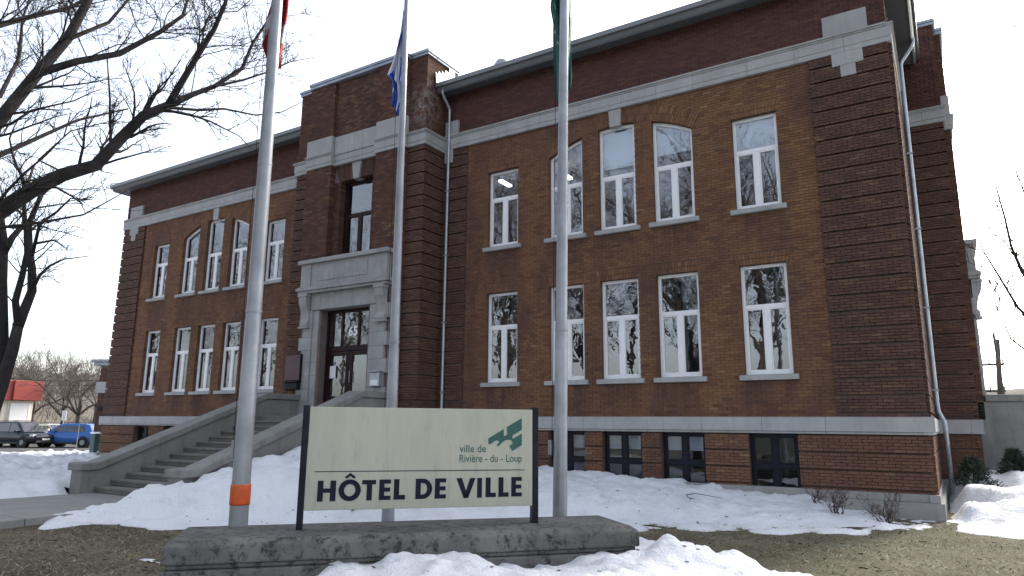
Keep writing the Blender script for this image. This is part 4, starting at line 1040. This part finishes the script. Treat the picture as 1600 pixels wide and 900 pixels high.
# big tree near the left edge: trunk just outside the frame, limbs reaching over the lawn
def tree_a():
    T_ = Tree(random.Random(11)); D0 = 9.5
    base = at(-190, 900, 9.6); base.z = -.05
    fork = at(-150, 430, 9.6)
    T_.mb.tube([base, base+Vector((0,0,.3)), base.lerp(fork,.5), fork, at(-120,250,9.6)], [.26,.21,.18,.16,.11], 12)
    def L_(px, r0, r1, dist, ddist, **k):
        r0 *= .56; r1 *= .56; k['spawn'] = int(k['spawn']*1.55); k['ln'] = k['ln']*1.25
        n = len(px); T_.limb([at(u, v, dist+ddist*i/(n-1)) for i, (u, v) in enumerate(px)], r0, r1, 1, **k)
    L_([(-150,430),(-60,372),(0,330),(50,297),(98,273),(150,258),(190,215),(225,180),(262,165)], .19,.095, 9.6,-.4, spawn=12, ln=1.3, maxl=4)
    L_([(262,165),(290,118),(310,85),(335,45),(352,5),(362,-40)], .085,.04, 9.2,-.3, spawn=12, ln=1.3, maxl=4)
    L_([(255,170),(300,148),(335,135),(378,107),(395,67),(422,27),(440,-20)], .07,.022, 9.2,.8, spawn=12, ln=1.2, maxl=4)
    L_([(262,168),(310,172),(350,170),(400,180),(440,175),(474,158)], .04,.008, 9.2,1.3, spawn=9, ln=.7, maxl=3)
    L_([(335,135),(380,125),(420,112),(455,96),(500,88)], .035,.006, 9.4,1.0, spawn=9, ln=.7, maxl=3)
    L_([(-130,300),(-50,235),(0,187),(58,115),(107,58),(138,0),(160,-60)], .16,.08, 9.6,.5, spawn=12, ln=1.3, maxl=4)
    L_([(58,115),(120,96),(186,84),(250,50),(285,25),(297,-10)], .09,.035, 9.8,.8, spawn=12, ln=1.2, maxl=4)
    L_([(-100,290),(0,242),(60,215),(120,188),(200,170)], .07,.02, 9.9,1.2, spawn=10, ln=1.0, maxl=3)
    L_([(100,270),(60,250),(110,205),(170,190),(240,192)], .03,.008, 9.4,1.0, spawn=6, ln=.7, maxl=3)
    L_([(-120,120),(-40,50),(40,28),(110,12),(180,-30)], .09,.03, 10.2,1.2, spawn=12, ln=1.3, maxl=4)
    L_([(-120,200),(0,150),(30,90),(35,30),(60,-40)], .07,.02, 10.4,1.6, spawn=12, ln=1.2, maxl=4)
    L_([(110,60),(170,35),(200,0),(215,-40)], .05,.02, 9.9,.6, spawn=8, ln=1.1, maxl=4)
    L_([(-150,100),(-60,10),(10,-10),(70,-40)], .08,.02, 9.2,.2, spawn=8, ln=1.1, maxl=4)
    return T_.build('bare_tree', tuple(base), 'large bare tree whose dark limbs reach in from the upper left')
tree_a()
def tree_b():
    T_ = Tree(random.Random(23), 1.5); D = 21.
    base = at(-46, 745, D); base.z = .2
    def L_(px, r0, r1, dd=0, **k):
        k['spawn'] = int(k['spawn']*1.6); n = len(px); T_.limb([at(u, v, D+dd*i/(n-1)) for i, (u, v) in enumerate(px)], r0, r1, 1, **k)
    T_.mb.tube([base, at(-22,670,D), at(3,600,D), at(20,545,D), at(28,510,D)], [.22,.175,.15,.135,.12], 10)
    L_([(28,510),(36,490),(50,455),(50,420),(46,395),(45,350),(58,320),(70,290)], .13,.05, 1, spawn=7, ln=1.7, maxl=4)
    L_([(28,505),(24,470),(35,430),(42,395),(40,350),(36,310)], .09,.04, -1, spawn=7, ln=1.7, maxl=4)
    L_([(52,450),(62,430),(78,415),(100,405),(140,400)], .05,.01, 1, spawn=8, ln=1.0, maxl=3)
    L_([(58,380),(85,375),(105,390)], .035,.01, 1, spawn=5, ln=.8, maxl=3)
    L_([(50,400),(62,350),(90,330),(110,310),(145,312)], .05,.01, -1, spawn=8, ln=1.0, maxl=3)
    T_.mb.tube([base+Vector((-.3,-.2,0)), at(-14,620,D+.4), at(4,540,D+.4), at(3,440,D+.6), at(6,390,D+.8)], [.2,.17,.14,.12,.1], 9)
    L_([(6,390),(0,340),(-12,280),(-6,220)], .12,.05, 1, spawn=6, ln=1.7, maxl=4)
    L_([(6,395),(20,370),(38,350),(38,310),(52,260)], .09,.03, 1, spawn=7, ln=1.5, maxl=4)
    return T_.build('bare_tree', tuple(base), 'forked bare tree with dark trunk at the left edge, farther back')
tree_b()
def tree_r():
    T_ = Tree(random.Random(31), 2.8); D = 14.
    base = at(1720, 830, D); base.z = .1
    T_.mb.tube([base, at(1700,600,D), at(1670,480,D), at(1640,380,D)], [.11,.09,.07,.05], 9)
    def L_(px, r0, r1, dd=0, **k):
        r0 *= .72; r1 *= 1.1; k['spawn'] += 1; k['ln'] *= 1.4; n = len(px); T_.limb([at(u, v, D+dd*i/(n-1)) for i, (u, v) in enumerate(px)], r0, r1, 1, **k)
    L_([(1670,480),(1620,450),(1597,425),(1580,385),(1570,340),(1560,305),(1552,275)], .05,.008, .6, spawn=5, ln=.6, maxl=3, up=.5)
    L_([(1690,560),(1630,520),(1590,480),(1560,430),(1535,390),(1520,340)], .045,.006, -.4, spawn=6, ln=.6, maxl=3, up=.5)
    L_([(1695,600),(1640,570),(1600,545),(1580,530),(1560,490),(1545,440)], .03,.005, .2, spawn=5, ln=.5, maxl=3, up=.5)
    L_([(1640,380),(1620,330),(1600,300),(1585,262)], .04,.006, .8, spawn=4, ln=.5, maxl=3, up=.5)
    L_([(1720,120),(1640,60),(1590,40),(1540,30)], .012,.003, .8, spawn=3, ln=.35, maxl=3, up=.0)
    L_([(1640,380),(1690,250),(1720,120)], .05,.02, .8, spawn=4, ln=.5, maxl=3, up=.5)
    return T_.build('bare_tree', tuple(base), 'young bare tree at the right edge with reddish twigs', mat='bark', tmat='twig')
tree_r()
def generic(seed, H, spread=.9, maxl=4, thick=.018, mr=1.):
    T_ = Tree(random.Random(seed), mr); r = T_.rnd; q = Vector((0,0,-.1)); pts = [q.copy()]
    for i in range(5): q = q+Vector((r.gauss(0,.02*H*.2), r.gauss(0,.02*H*.2), H*.09)); pts.append(q.copy())
    T_.mb.tube(pts, [H*thick*(1.15-.1*i) for i in range(6)], 9)
    for k in range(6):
        a = 6.28*k/6+r.uniform(-.4,.4); d = Vector((math.cos(a)*spread, math.sin(a)*spread, r.uniform(.9,1.5))).normalized()
        T_.grow(pts[r.choice((3,4,5))], d, H*.62, H*thick*.5, 1, maxl, .3, spawn=13)
    return T_
# trees across the road behind the viewer: their trunks and twigs show in the window panes
protos = [generic(100+k, 20, .75, 4, .012, 2.6).build('street_tree', (0,0,0), 'x', mat='bark_far') for k in range(3)]
spots = [(7,-22,1.0),(2,-25,.95),(-3,-21.5,1.0),(-6,-28,1.0),(-9,-22,.95),(-14,-29,1.05),(9,-30,1.1),(1,-34,1.1),(-20,-24,1.0),(-27,-27,1.0),(-35,-23,1.05),(-44,-26,1.0),(-52,-24,1.1),(-6,-36,1.2),(-18,-36,1.2),(16,-27,1.0)]
for k, (x, y, sc) in enumerate(spots):
    o = protos[k] if k < 3 else copy_tree(protos[k % 3])
    o.location = (x, y, 0); o.scale = (sc,)*3; o.rotation_euler.z = k*1.3
    tag(o, 'bare tree across the road mirrored in the window panes', 'tree', 'trees across the road')
# ---------------------------------------------------------------- left background
M['hill'] = simple('brown_hillside', (.115,.1,.08), .95, var=.3, scale=.25, bmp=.8, bscale=1.5)
def hill():
    pts = []
    o = grid('hill', M['hill'], -190, -60, 10, 150, 5, lambda x, y: -1+11.5*max(0,min(1,(-x-72)/40))*(1+.25*fbm(x*.03,y*.03))+.5*fbm(x*.15,y*.15))
    tag(o, 'brown wooded hillside behind the parking lot', kind='structure')
    o = grid('hill', M['hill'], 20, 420, 260, 420, 10, lambda x, y: -2+19*max(0,min(1,(y-265)/90))*(1+.3*fbm(x*.012,y*.02)))
    tag(o, 'distant low hill at the right edge', kind='structure')
hill()
tp = [generic(200+k, 8, 1.15, 4, .02, 2.2).build('hillside_tree', (0,0,0), 'x', mat='bark_far') for k in range(3)]
hs_ = [((118,690),62,1.08,'spreading bare tree right of the red-topped kiosk'),((92,692),70,1.0,'bare tree behind the red-topped kiosk\'s right corner'),((142,688),76,.9,'bare tree nearest the rear brick annex'),((45,690),74,1.15,'bare tree rising behind the red kiosk roof'),((10,690),80,1.15,'bare tree above the left end of the red kiosk roof')]
for k, ((u, v), d, sc, lb) in enumerate(hs_):
    o = tp[k] if k < 3 else copy_tree(tp[k % 3]); p = at(u, v, d); o.location = (p.x, p.y, -.1); o.scale = (sc,)*3; o.rotation_euler.z = k*2.1
    tag(o, lb, 'tree', 'bare trees behind the parking lot')
def brush():      # far thicket on the hillside: reads as one mass
    rnd = random.Random(8); mb = MB()
    for _ in range(1500):
        x = rnd.uniform(-125,-70); y = rnd.uniform(12,75)
        z = -1+11.5*max(0,min(1,(-x-72)/40)); h = rnd.uniform(1.5,4)
        a = rnd.uniform(0,6.28); q = Vector((x,y,z-.3)); tip = q+Vector((math.cos(a)*h*.35, math.sin(a)*h*.35, h))
        mb.tube([q,q.lerp(tip,.5)+Vector((rnd.gauss(0,.2),rnd.gauss(0,.2),0)),tip],[.05,.035,.012],3,False)
        for k in range(3):
            s = q.lerp(tip, rnd.uniform(.3,.9)); mb.tube([s, s+Vector((rnd.gauss(0,.7),rnd.gauss(0,.7),rnd.uniform(.4,1.3)))],[.025,.01],3,False)
    tag(mb.build('thicket', M['bark_far'], recalc=False), 'leafless thicket covering the brown hillside', 'thicket', kind='stuff')
brush()
# kiosk with red fascia
M['red'] = simple('red_fascia', (.3,.045,.035), .5, var=.12, scale=1)
M['cream'] = simple('cream_siding', (.62,.6,.5), .6, var=.06, scale=1)
M['white'] = simple('white_paint', (.78,.78,.78), .5, var=.04)
kp = at(33, 690, 66); kq = at(64, 690, 66.5); kx = (kq-kp); kx.z = 0; kx.normalize(); ky = Vector((-kx.y, kx.x, 0))
kc = at(4, 690, 64); kc.z = -.1
ki = tag(empty('kiosk', tuple(kc)), 'small cream kiosk with a deep red fascia and white roller door', 'kiosk')
ki.rotation_euler.z = math.atan2(kx.y, kx.x)+.12
MB().box(0,1.75,0,6,0,3.3).build('wall', M['cream'], ki)
MB().box(-4.5,-.003,.05,6,0,3.3).build('wall', M['cream'], ki)
for k in range(12): MB().box(-4.45+k*.37,-4.42+k*.37,.0,.05,0,3.3).build('batten', M['cream'], ki)
MB().box(-4.7,-.01,-.4,6.3,3.3,4.75).build('fascia', M['red'], ki, bevel=.03)
MB().box(-.008,2.05,-.55,6.3,3.32,4.78).build('fascia', M['red'], ki, bevel=.03)
dr = MB().box(.3,1.4,-.06,0,.05,2.95).build('roller_door', M['white'], ki)
for k in range(6): MB().box(.32,1.38,-.075,-.06,.1+k*.48,.53+k*.48).build('slat', M['white'], dr)
MB().box(.15,.3,-.09,0,0,3.1).box(1.4,1.55,-.09,0,0,3.1).box(.3,1.4,-.09,0,2.95,3.1).build('door_frame', M['white'], ki)
# rear annex: brick corner with stone band and metal cap
ap = at(143, 700, 48); ap.z = 0
an = tag(empty('brick_annex', tuple(ap)), 'low dark brick annex with stone band behind the left corner', 'building')
an.rotation_euler.z = .35
annex_b = MB()
for i in range(64):
    z = .0+.075*i
    if z > 4.9: break
    for k in range(20):
        x = -.0+.22*k-(i % 2)*.11
        annex_b.box(max(0,x)+.004,x+.214,-.02,.1,z+.004,z+.07)
b_ = annex_b.build('brick_courses', M['brick_dark'], an, recalc=False); b_['kind'] = 'stuff'
MB().box(.0,4.4,0,5,-.2,4.95).build('wall', M['mortar_dark'], an)
MB().box(-.12,4.5,-.14,5.1,3.35,4.0).build('stone_band', M['stone'], an, bevel=.02)
MB().box(-.3,4.7,-.3,5.3,4.95,5.15).box(-.42,4.8,-.42,5.4,5.153,5.3).build('roof_cap', M['cap'], an, bevel=.02)
lm = MB().box(.25,.6,-.16,-.03,2.3,2.55).build('wall_lamp', M['black'], an, bevel=.02)
# parked vehicles
def paint(name, col, metal=.1):
    mt, nt, bs, N, L = nodemat(name); g = geo(N); n = tnoise(N, L, 2, 4, .6, g.outputs['Position'])
    c = mix(N, L, maprange(N, L, n.outputs[0], .45, .8, 0, .3), col, [q*.6+.03 for q in col]); L.new(c, bs.inputs['Base Color'])
    bs.inputs['Metallic'].default_value = metal; bs.inputs['Roughness'].default_value = .3; bs.inputs['Coat Weight'].default_value = .3; bs.inputs['Specular IOR Level'].default_value = .3; bs.inputs['Coat Roughness'].default_value = .08
    return mt
M['paint_dark'] = paint('dark_blue_paint', (.016,.018,.03)); M['paint_blue'] = paint('bright_blue_paint', (.03,.13,.42)); M['paint_white'] = paint('white_car_paint', (.7,.7,.7), 0); M['paint_silver'] = paint('silver_paint', (.5,.52,.55))
M['car_glass'] = simple('car_glass', (.02,.024,.03), .06, var=.1, spec=.9)
M['tyre'] = simple('tyre_rubber', (.018,.018,.018), .9, var=.2); M['rim'] = simple('alloy_rim', (.25,.26,.28), .35, .8, var=.1)
M['plastic'] = simple('black_trim', (.02,.02,.022), .6, var=.2); M['lamp_red'] = simple('red_lens', (.45,.02,.03), .2, var=.1); M['lamp_clear'] = simple('clear_lens', (.65,.67,.7), .12, .3, var=.05)
def car(loc, rz, mat, label, Lc=4.5, Wc=1.82, Hc=1.68, hatch=.0):
    """x forward. Body lofted over stations, glasshouse above it."""
    c = tag(empty('parked_car', loc), label, 'car', 'cars in the parking lot'); c.rotation_euler.z = rz; h = Lc/2
    # stations: (x, belt half width, sill z, belt z)
    st = [(-h,.80,.42,.86),(-h+.06,.90,.34,.98),(-h+.5,.98,.28,1.0),(-1.0,1.0,.24,.99),(0,1.0,.22,.98),(.7,1.0,.22,.97),(h-1.15,1.0,.24,.96),(h-.5,.96,.28,.90),(h-.1,.86,.34,.82),(h,.74,.42,.70)]
    mb = MB(); hw = Wc/2; ring_ = []
    for x, wf, zs, zb in st:
        w_ = hw*wf; ring_.append([(x,-w_*.9,zs),(x,-w_,zs+.16),(x,-w_*1.0,(zs+zb)/2+.06),(x,-w_*.955,zb-.05),(x,-w_*.88,zb),(x,w_*.88,zb),(x,w_*.955,zb-.05),(x,w_,(zs+zb)/2+.06),(x,w_,zs+.16),(x,w_*.9,zs)])
    for r_ in ring_: mb.v += r_
    K = 10
    for i in range(len(ring_)-1):
        for j in range(K):
            a = i*K+j; b = i*K+(j+1) % K; mb.f.append((a,b,b+K,a+K))
    mb.f += [tuple(range(K-1,-1,-1)), tuple(range((len(ring_)-1)*K, len(ring_)*K))]
    body = mb.build('body', mat, c, smooth=True)
    # glasshouse
    zb = .96; T0 = [(-h+.10+hatch,zb,.86),(-h+.42+hatch,Hc-.10,.70),(-h+.75+hatch,Hc-.02,.66),(.1,Hc,.67),(.42,Hc-.05,.68),(1.22,zb,.86)]
    mb = MB(); 
    L_ = [(x, -hw*w_, z) for x, z, w_ in T0]; R_ = [(x, hw*w_, z) for x, z, w_ in T0]
    mb.prism(L_, R_); mb.build('cabin', mat, c, bevel=.05, seg=3, smooth=False)
    def q(pts, nm='window'): return MB().quad(*pts).build(nm, M['car_glass'], c)
    for sg in (-1, 1):
        def side(x, z): 
            t = (z-zb)/(Hc-zb); return (x, sg*hw*(.865+(.69-.865)*t+.006), z)
        q([side(-h+.62+hatch,zb+.06),side(-.12,zb+.06),side(-.12,Hc-.14),side(-h+.80+hatch,Hc-.16)])
        q([side(-.06,zb+.06),side(.98,zb+.05),side(.42,Hc-.15),side(-.06,Hc-.14)])
        MB().box(.62,.8,sg*hw*.9,sg*(hw*.9+.2),.98,1.12).build('mirror', mat, c, bevel=.04)
        MB().box(h-.42,h-.1,sg*hw*.62,sg*hw*.93,.70,.84).build('headlight', M['lamp_clear'], c, bevel=.03)
        MB().box(-h-.0,-h+.22,sg*hw*.70,sg*hw*.94,.84,1.02).build('tail_light', M['lamp_red'], c, bevel=.03)
        MB().box(-.95,1.0,sg*hw*.985,sg*hw*1.01,.24,.36).build('sill_trim', M['plastic'], c, bevel=.01)
        MB().tube([(-h+.8,sg*hw*.6,Hc+.01),(-h+.9,sg*hw*.6,Hc+.05),(.2,sg*hw*.6,Hc+.05),(.3,sg*hw*.6,Hc+.01)],.015,6).build('roof_rail', M['plastic'], c)
        for x in (-h+.86, h-.92):
            whl = MB().tube([(x,sg*(hw-.20),.34),(x,sg*(hw-.19),.34),(x,sg*(hw+.0),.34),(x,sg*(hw+.01),.34)],[.30,.345,.345,.30],22).build('wheel', M['tyre'], c)
            MB().tube([(x,sg*(hw-.01),.34),(x,sg*(hw+.018),.34)],[.19,.17],16).build('rim', M['rim'], whl)
            MB().tube([(x,sg*(hw-.28),.36),(x,sg*(hw-.006),.36)],[.41,.41],20).build('wheel_arch', M['plastic'], c)
    q([(.47,-hw*.64,Hc-.07),(.47,hw*.64,Hc-.07),(1.18,hw*.80,zb+.04),(1.18,-hw*.80,zb+.04)], 'windscreen').location.x = .035
    q([(-h+.17+hatch,-hw*.76,zb+.08),(-h+.17+hatch,hw*.76,zb+.08),(-h+.40+hatch,hw*.62,Hc-.15),(-h+.40+hatch,-hw*.62,Hc-.15)], 'rear_window').location.x = -.035
    MB().box(h-.02,h+.03,-hw*.5,hw*.5,.62,.74).build('grille', M['plastic'], c, bevel=.02)
    MB().box(h-.06,h+.02,-hw*.72,hw*.72,.30,.46).build('bumper', M['plastic'], c, bevel=.03)
    MB().box(-h-.03,-h+.06,-hw*.78,hw*.78,.34,.52).build('bumper', M['plastic'], c, bevel=.03)
    MB().box(h+.012,h+.034,-.26,.26,.49,.6).build('licence_plate', M['white'], c)
    MB().box(-h-.034,-h+.0,-.26,.26,.66,.8).build('licence_plate', M['white'], c)
    return c
p = at(30,697,57); car((p.x,p.y,.0), math.radians(14), M['paint_dark'], 'dark blue sport utility vehicle facing the viewer')
p = at(111,695,56); car((p.x,p.y,.0), math.radians(208), M['paint_blue'], 'bright blue hatchback seen from behind beside the dark vehicle', hatch=.22, Hc=1.56)
p = at(76,690,66); car((p.x,p.y,.0), math.radians(20), M['paint_silver'], 'silver car mostly hidden between the dark and blue cars', Hc=1.5)
p = at(-6,695,60); car((p.x,p.y,.0), math.radians(10), M['paint_white'], 'white car cut off by the left edge of the picture', Hc=1.55)
# parking sign, stake, bin, power lines
p = at(95,690,60)
ps = tag(empty('parking_sign', (p.x,p.y,0)), 'small white parking sign on a post between the cars', 'sign')
MB().tube([(0,0,0),(0,0,2.4)],.03,8).build('post', M['pipe'], ps)
MB().box(-.3,.3,-.02,.02,1.75,2.45).build('plate', M['white'], ps); 
p = at(118,708,38)
sk = tag(empty('marker_stake', (p.x,p.y,0)), 'thin grey snow marker stake at the parking lot edge', 'stake')
MB().tube([(0,0,-.1),(.02,0,.8),(.05,0,1.55)],[.018,.016,.014],6).build('rod', M['pipe'], sk)
p = at(149,706,36.5)
bn = tag(empty('waste_bin', (p.x,p.y,.0)), 'dark teal waste bin by the left corner of the building', 'bin')
M['teal'] = simple('teal_plastic', (.02,.06,.07), .5, var=.2)
MB().prism([(-.18,-.18,0),(.18,-.18,0),(.18,.18,0),(-.18,.18,0)],[(-.21,-.21,1.15),(.21,-.21,1.15),(.21,.21,1.15),(-.21,.21,1.15)]).build('body', M['teal'], bn, bevel=.04)
MB().box(-.22,.22,-.22,.22,1.16,1.24).build('lid', M['snow_clean'], bn, bevel=.03)
for k, v in enumerate((579, 586)):
    a, b = at(-60, v+3, 75), at(240, v+10, 60)
    pts = [a.lerp(b, t/10)-Vector((0,0,.5*math.sin(math.pi*t/10))) for t in range(11)]
    tag(MB().tube(pts,.02,4).build('power_line', M['black']), ['upper overhead wire crossing behind the parking lot','lower overhead wire crossing behind the parking lot'][k], 'wire', 'overhead wires')
# ---------------------------------------------------------------- right background: utility poles, shrubs
M['pole_wood'] = simple('weathered_pole', (.10,.08,.07), .9, var=.25)
for (u, v0, d, r_, tilt, lb, bars) in ((1558,530,55,.19,0,'grey utility pole carrying crossarms right of the building',True),(1552,520,54,.10,.042,'dark slanting brace pole leaning beside the utility pole',False)):
    t_ = at(u, v0, d); bse = at(u+4+tilt*500, 660, d); bse.z = 0
    up_ = tag(empty('utility_pole', (bse.x,bse.y,0)), lb, 'pole')
    e = t_-bse
    MB().tube([(0,0,-.2),tuple(e*.5),tuple(e)],[r_,r_*.9,r_*.75],10).build('pole', M['pole_wood'], up_, smooth=True)
    if bars:
        for zf in (.78,.55):
            q_ = e*zf; MB().box(q_.x-.95,q_.x+.3,q_.y-.07,q_.y+.07,q_.z-.07,q_.z+.07).build('crossarm', M['pole_wood'], up_)
            for xo in (-.9,-.5,.25): MB().tube([(q_.x+xo,q_.y,q_.z+.07),(q_.x+xo,q_.y,q_.z+.32)],[.06,.05],8).build('insulator', M['pipe'], up_)
def shrub(x, y, z, seed, h, n, label):
    T_ = Tree(random.Random(seed)); r = T_.rnd
    for k in range(n):
        a = r.uniform(0,6.28); d = Vector((math.cos(a)*.75, math.sin(a)*.75, r.uniform(.7,1.5))).normalized()
        T_.grow(Vector((r.uniform(-.08,.08), r.uniform(-.08,.08), -.05)), d, h*r.uniform(.6,1.1), .008, 2, 4, .3, spawn=4)
    root = tag(empty('bare_shrub', (x,y,z)), label, 'shrub', 'leafless shrubs along the base')
    T_.mb.v and T_.mb.build('stem', M['twig'], root, recalc=False)
    T_.tw.build('branches', M['twig'], root, recalc=False)
shrub(14.05,-1.15,-.02,41,.75,16,'bare twiggy shrub right at the corner of the building')
shrub(13.2,-.9,.1,42,.6,14,'thin bare shrub left of the corner shrub')
shrub(12.75,-.55,.25,43,.45,8,'small sparse shrub beside the rightmost basement window')
M['needle'] = simple('evergreen_needles', (.022,.04,.022), .9, var=.4, scale=10)
def evergreen(x, y, z, h, w_, seed, label):
    rnd = random.Random(seed); root = tag(empty('evergreen_shrub', (x,y,z)), label, 'shrub', 'evergreen shrubs by the right wall')
    st = MB().tube([(0,0,-.2),(.02,0,h*.5),(0,.02,h*.95)],[.03,.022,.008],6); st.build('trunk', M['bark'], root)
    v = []; f = []
    for _ in range(2600):
        t = rnd.random()**.8; a = rnd.uniform(0,6.28); lob = 1+.35*math.sin(a*3+seed)+.2*math.sin(t*14+a*2)
        rad = w_*(1-t*.8)*lob*rnd.uniform(.35,1)
        p = Vector((math.cos(a)*rad, math.sin(a)*rad, h*t*rnd.uniform(.9,1.05)+.02))
        d = Vector((math.cos(a)*.7+rnd.gauss(0,.4), math.sin(a)*.7+rnd.gauss(0,.4), rnd.uniform(.1,1.0))).normalized()*rnd.uniform(.05,.11)
        s_ = d.orthogonal().normalized()*.012; k = len(v)
        v += [tuple(p-s_),tuple(p+s_),tuple(p+d)]; f.append((k,k+1,k+2))
    mb = MB(); mb.v = v; mb.f = f; mb.build('foliage', M['needle'], root, recalc=False)
evergreen(15.5,2.9,.42,.62,.42,1,'dark evergreen shrub in the corner by the downspout')
evergreen(16.35,4.2,.58,.62,.42,2,'dark evergreen shrub in front of the side stair wall')
evergreen(17.0,4.0,.68,.32,.5,6,'low spreading evergreen at the right edge')
# things fixed by the door
M['maroon'] = simple('maroon_plaque', (.05,.014,.026), .35, var=.15)
pq = tag(empty('wall_plaque', (-1.95,-1.3,3.38)), 'dark maroon plaque on the wall left of the entrance', 'plaque')
MB().box(-.33,.33,-.02,.03,-.39,.39).build('plate', M['maroon'], pq, bevel=.01)
MB().box(-.36,.36,.031,.06,-.42,.42).build('backing', M['black'], pq, bevel=.008)
mb1 = tag(empty('letter_box', (-1.9,-1.22,2.84)), 'small black letter box below the maroon plaque', 'letter box')
MB().box(-.28,.28,-.16,.04,-.13,.08).build('box', M['black'], mb1, bevel=.02)
MB().box(-.3,.3,-.19,.03,.083,.125).build('lid', M['black'], mb1, bevel=.012)
mb2 = tag(empty('deposit_box', (1.52,-1.3,2.93)), 'grey metal deposit box on the right door jamb', 'letter box')
MB().box(-.18,.18,-.07,.06,-.2,.2).build('box', M['pipe'], mb2, bevel=.015)
MB().box(-.14,.14,-.078,-.071,-.17,-.02).build('label_plate', M['white'], mb2)
MB().box(-.2,.2,-.12,.06,.203,.235).build('lid', M['pipe'], mb2, bevel=.01)
